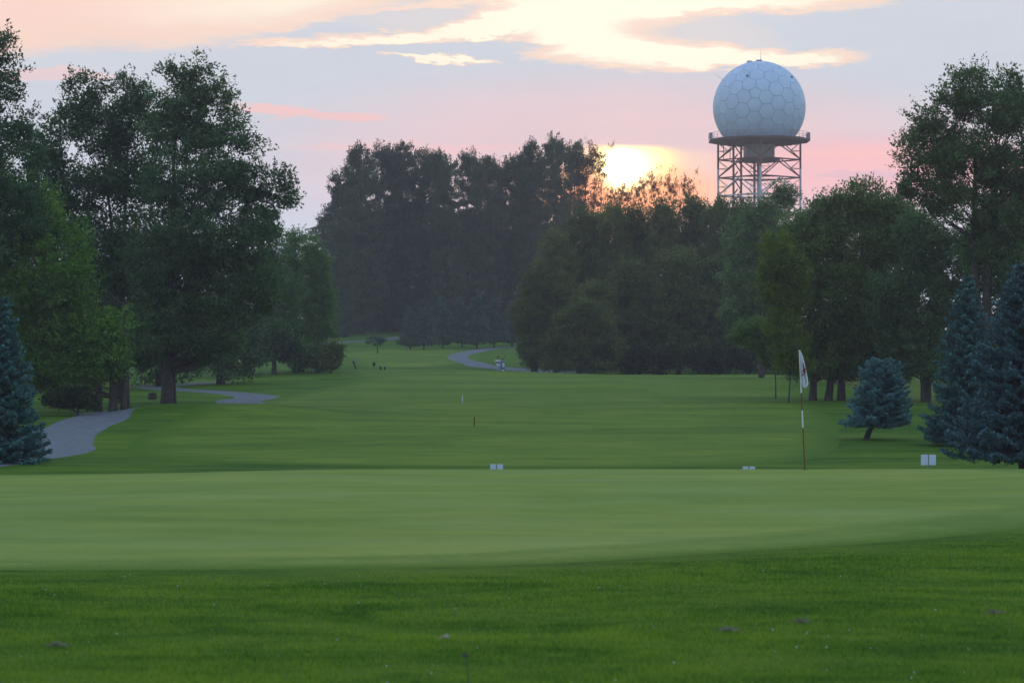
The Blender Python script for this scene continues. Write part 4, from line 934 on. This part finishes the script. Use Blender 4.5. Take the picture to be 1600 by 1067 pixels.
for s in (-1, 1):
    bm = bmesh.new(); bmesh.ops.create_uvsphere(bm, u_segments=8, v_segments=6, radius=.028, matrix=Matrix.Translation((s * .082, -.01, 1.60)) @ Matrix.Diagonal((.4, .7, 1, 1))); bm_obj('ear', bm, MAT['skin'], person, True)
bx = wx(785.5, 203); t = empty('golf_bag', (bx, 202.9, g(bx, 202.9))); tag(t, 'blue and white golf bag on a two wheeled cart beside the person', 'golf bag')
tb = Tubes(); tb.add([(0, 0, .25), (.0, .02, .6), (0, .05, 1.28), (0, .05, 1.3)], [.15, .16, .17, .15], 14); link('bag', tb.mesh('bag'), MAT['blue'], t)
bm = bmesh.new(); bm_box(bm, (.06, -.14, 1.0), (.2, .1, .42)); bm_box(bm, (.03, -.14, .5), (.22, .1, .3)); bm_obj('pocket', bm, MAT['shirtw'], t, bevel=.03)
rs = np.random.RandomState(4)
for k in range(6):
    a = k * 1.05; q = Vector((.08 * math.cos(a), .05 + .08 * math.sin(a), 1.1)); h = 1.45 + .1 * rs.rand() + (.22 if k == 0 else 0)
    tb = Tubes(); tb.add([q, (q.x * 1.25 + (.04 if k == 0 else 0), q.y, h)], .008, 5); c_ = link('club', tb.mesh('club'), MAT['steel'], t)
    bm = bmesh.new(); bmesh.ops.create_uvsphere(bm, u_segments=10, v_segments=6, radius=.055 if k == 0 else .04, matrix=Matrix.Translation((q.x * 1.25 + .03 + (.04 if k == 0 else 0), q.y, h)) @ Matrix.Diagonal((1.3, .7, .9, 1))); bm_obj('club_head', bm, MAT['cap'] if k == 0 else MAT['dark'], c_, True)
for s in (-1, 1):
    bm = bmesh.new(); m4 = Matrix.Translation((s * .3, .05, .15)) @ Matrix.Rotation(R(90), 4, 'Y')
    bmesh.ops.create_cone(bm, cap_ends=True, segments=20, radius1=.15, radius2=.15, depth=.04, matrix=m4); bm_obj('wheel', bm, MAT['dark'], t, bevel=.01)
tb = Tubes(); tb.add([(-.3, .05, .15), (.3, .05, .15)], .012); tb.add([(0, .05, .15), (0, .2, 1.0), (0, .45, 1.25)], .014); link('cart_frame', tb.mesh('cart_frame'), MAT['steel'], t)

# ------------------------------------------------------------------ grass blades of the foreground rough
m, nt, out = newmat('grass_blade'); v = objco(nt)
mp_ = nt.nodes.new('ShaderNodeMapping'); mp_.inputs['Scale'].default_value = (.55, 1, 1); nt.links.new(v, mp_.inputs[0]); v = mp_.outputs[0]
f1 = tnoise(nt, 1.1, 6, .66, v, .7); f2 = tnoise(nt, 4.5, 4, .65, v)
at_ = nt.nodes.new('ShaderNodeAttribute'); at_.attribute_name = 'tint'
def MMx(op, a, b):
    n = nt.nodes.new('ShaderNodeMath'); n.operation = op
    for s, q in ((n.inputs[0], a), (n.inputs[1], b)):
        if isinstance(q, bpy.types.NodeSocket): nt.links.new(q, s)
        else: s.default_value = q
    return n.outputs[0]
s = MMx('ADD', MMx('ADD', MMx('MULTIPLY', f1, 1.0), MMx('MULTIPLY', f2, .5)), MMx('MULTIPLY', at_.outputs['Fac'], .25))
c = ramp(nt, s, [(.66, (.052, .150, .018)), (.83, (.125, .265, .020)), (.98, (.26, .38, .034))])
p = nt.nodes.new('ShaderNodeBsdfPrincipled'); p.inputs['Roughness'].default_value = .6; p.inputs['Specular IOR Level'].default_value = .1; nt.links.new(c, p.inputs['Base Color'])
tr = nt.nodes.new('ShaderNodeBsdfTranslucent'); nt.links.new(c, tr.inputs[0]); ms = nt.nodes.new('ShaderNodeMixShader'); ms.inputs[0].default_value = .3
nt.links.new(p.outputs[0], ms.inputs[1]); nt.links.new(tr.outputs[0], ms.inputs[2]); nt.links.new(ms.outputs[0], out.inputs[0]); MAT['blade'] = m
rs = np.random.RandomState(9); N = 620000
dd = 10.2 + 19 * rs.rand(N) ** 1.35; xx = (rs.rand(N) * 2 - 1) * (dd * .232 + 1.2)
# keep off the green and its collar
CP = smooth_poly(COLLAR)
def inside(P, x, y):
    r = np.zeros(len(x), bool); A = P; B = np.roll(P, -1, 0)
    for (ax, ay), (bx_, by) in zip(A, B):
        c_ = ((ay > y) != (by > y)); 
        if c_.any():
            xi = (bx_ - ax) * (y - ay) / (by - ay + 1e-12) + ax; r ^= c_ & (x < xi)
    return r
ok = ~inside(CP, xx + rs.randn(N) * .05, dd + rs.randn(N) * .15); xx, dd = xx[ok], dd[ok]; n = len(xx)
zz = G(xx, dd); pn_ = np.sin(xx * 2.1 + np.sin(dd * 1.3) * 2) * np.sin(dd * 2.7 + xx) 
cd = np.full(n, 9.0)
for a, b_ in zip(CP, np.roll(CP, -1, 0)):
    q = b_ - a; t_ = np.clip(((xx - a[0]) * q[0] + (dd - a[1]) * q[1]) / ((q * q).sum() + 1e-9), 0, 1); cd = np.minimum(cd, np.hypot(xx - a[0] - t_ * q[0], dd - a[1] - t_ * q[1]))
h = (.015 + .016 * rs.rand(n)) * (1 + .3 * pn_) * (.25 + .75 * np.clip(cd / 1.6, 0, 1)); yaw = rs.rand(n) * 6.283; wdt = .0031 * (.7 + .6 * rs.rand(n)) * (dd / 13)
lx, ly = rs.randn(n) * h * .45, rs.randn(n) * h * .45
B = np.stack([xx, dd, zz - .004], -1); sv_ = np.stack([np.cos(yaw) * wdt, np.sin(yaw) * wdt, np.zeros(n)], -1); T3 = B + np.stack([lx, ly, h], -1)
V = np.stack([B - sv_, B + sv_, T3], 1).reshape(-1, 3)
o = link('grass', npmesh('grass', V, np.arange(n * 3).reshape(n, 3), 3, False, {'tint': np.repeat(rs.rand(n), 3)}), MAT['blade']); tag(o, 'long green blades of the foreground rough', None, None, 'stuff')
# clover heads
n = 70; cx_ = (rs.rand(n) * 2 - 1) * 3.4; cy_ = 11 + 8 * rs.rand(n) ** 1.4; ok = ~inside(CP, cx_, cy_); cx_, cy_ = cx_[ok], cy_[ok]
bm = bmesh.new()
for a, b_ in zip(cx_, cy_): bmesh.ops.create_icosphere(bm, subdivisions=1, radius=.0042 * random.uniform(.6, 1.2), matrix=Matrix.Translation((a, b_, g(a, b_) + .035)))
o = bm_obj('clover_heads', bm, MAT['shirtw']); tag(o, 'scattered tiny white clover heads in the foreground grass', None, None, 'stuff')

# ------------------------------------------------------------------ air
HAZE = .00045
if HAZE:
    bm = bmesh.new(); bm_box(bm, (0, 240, 29), (520, 560, 66)); m = bpy.data.materials.new('haze'); m.use_nodes = True; nt = m.node_tree; nt.nodes.clear()
    out = nt.nodes.new('ShaderNodeOutputMaterial'); pv = nt.nodes.new('ShaderNodeVolumePrincipled'); pv.inputs['Density'].default_value = HAZE; pv.inputs['Color'].default_value = (.98, .90, .90, 1); pv.inputs['Anisotropy'].default_value = .35
    nt.links.new(pv.outputs[0], out.inputs['Volume']); o = bm_obj('haze', bm, m); tag(o, 'thin evening haze', None, None, 'stuff')
    m.cycles.homogeneous_volume = True if hasattr(m.cycles, 'homogeneous_volume') else False
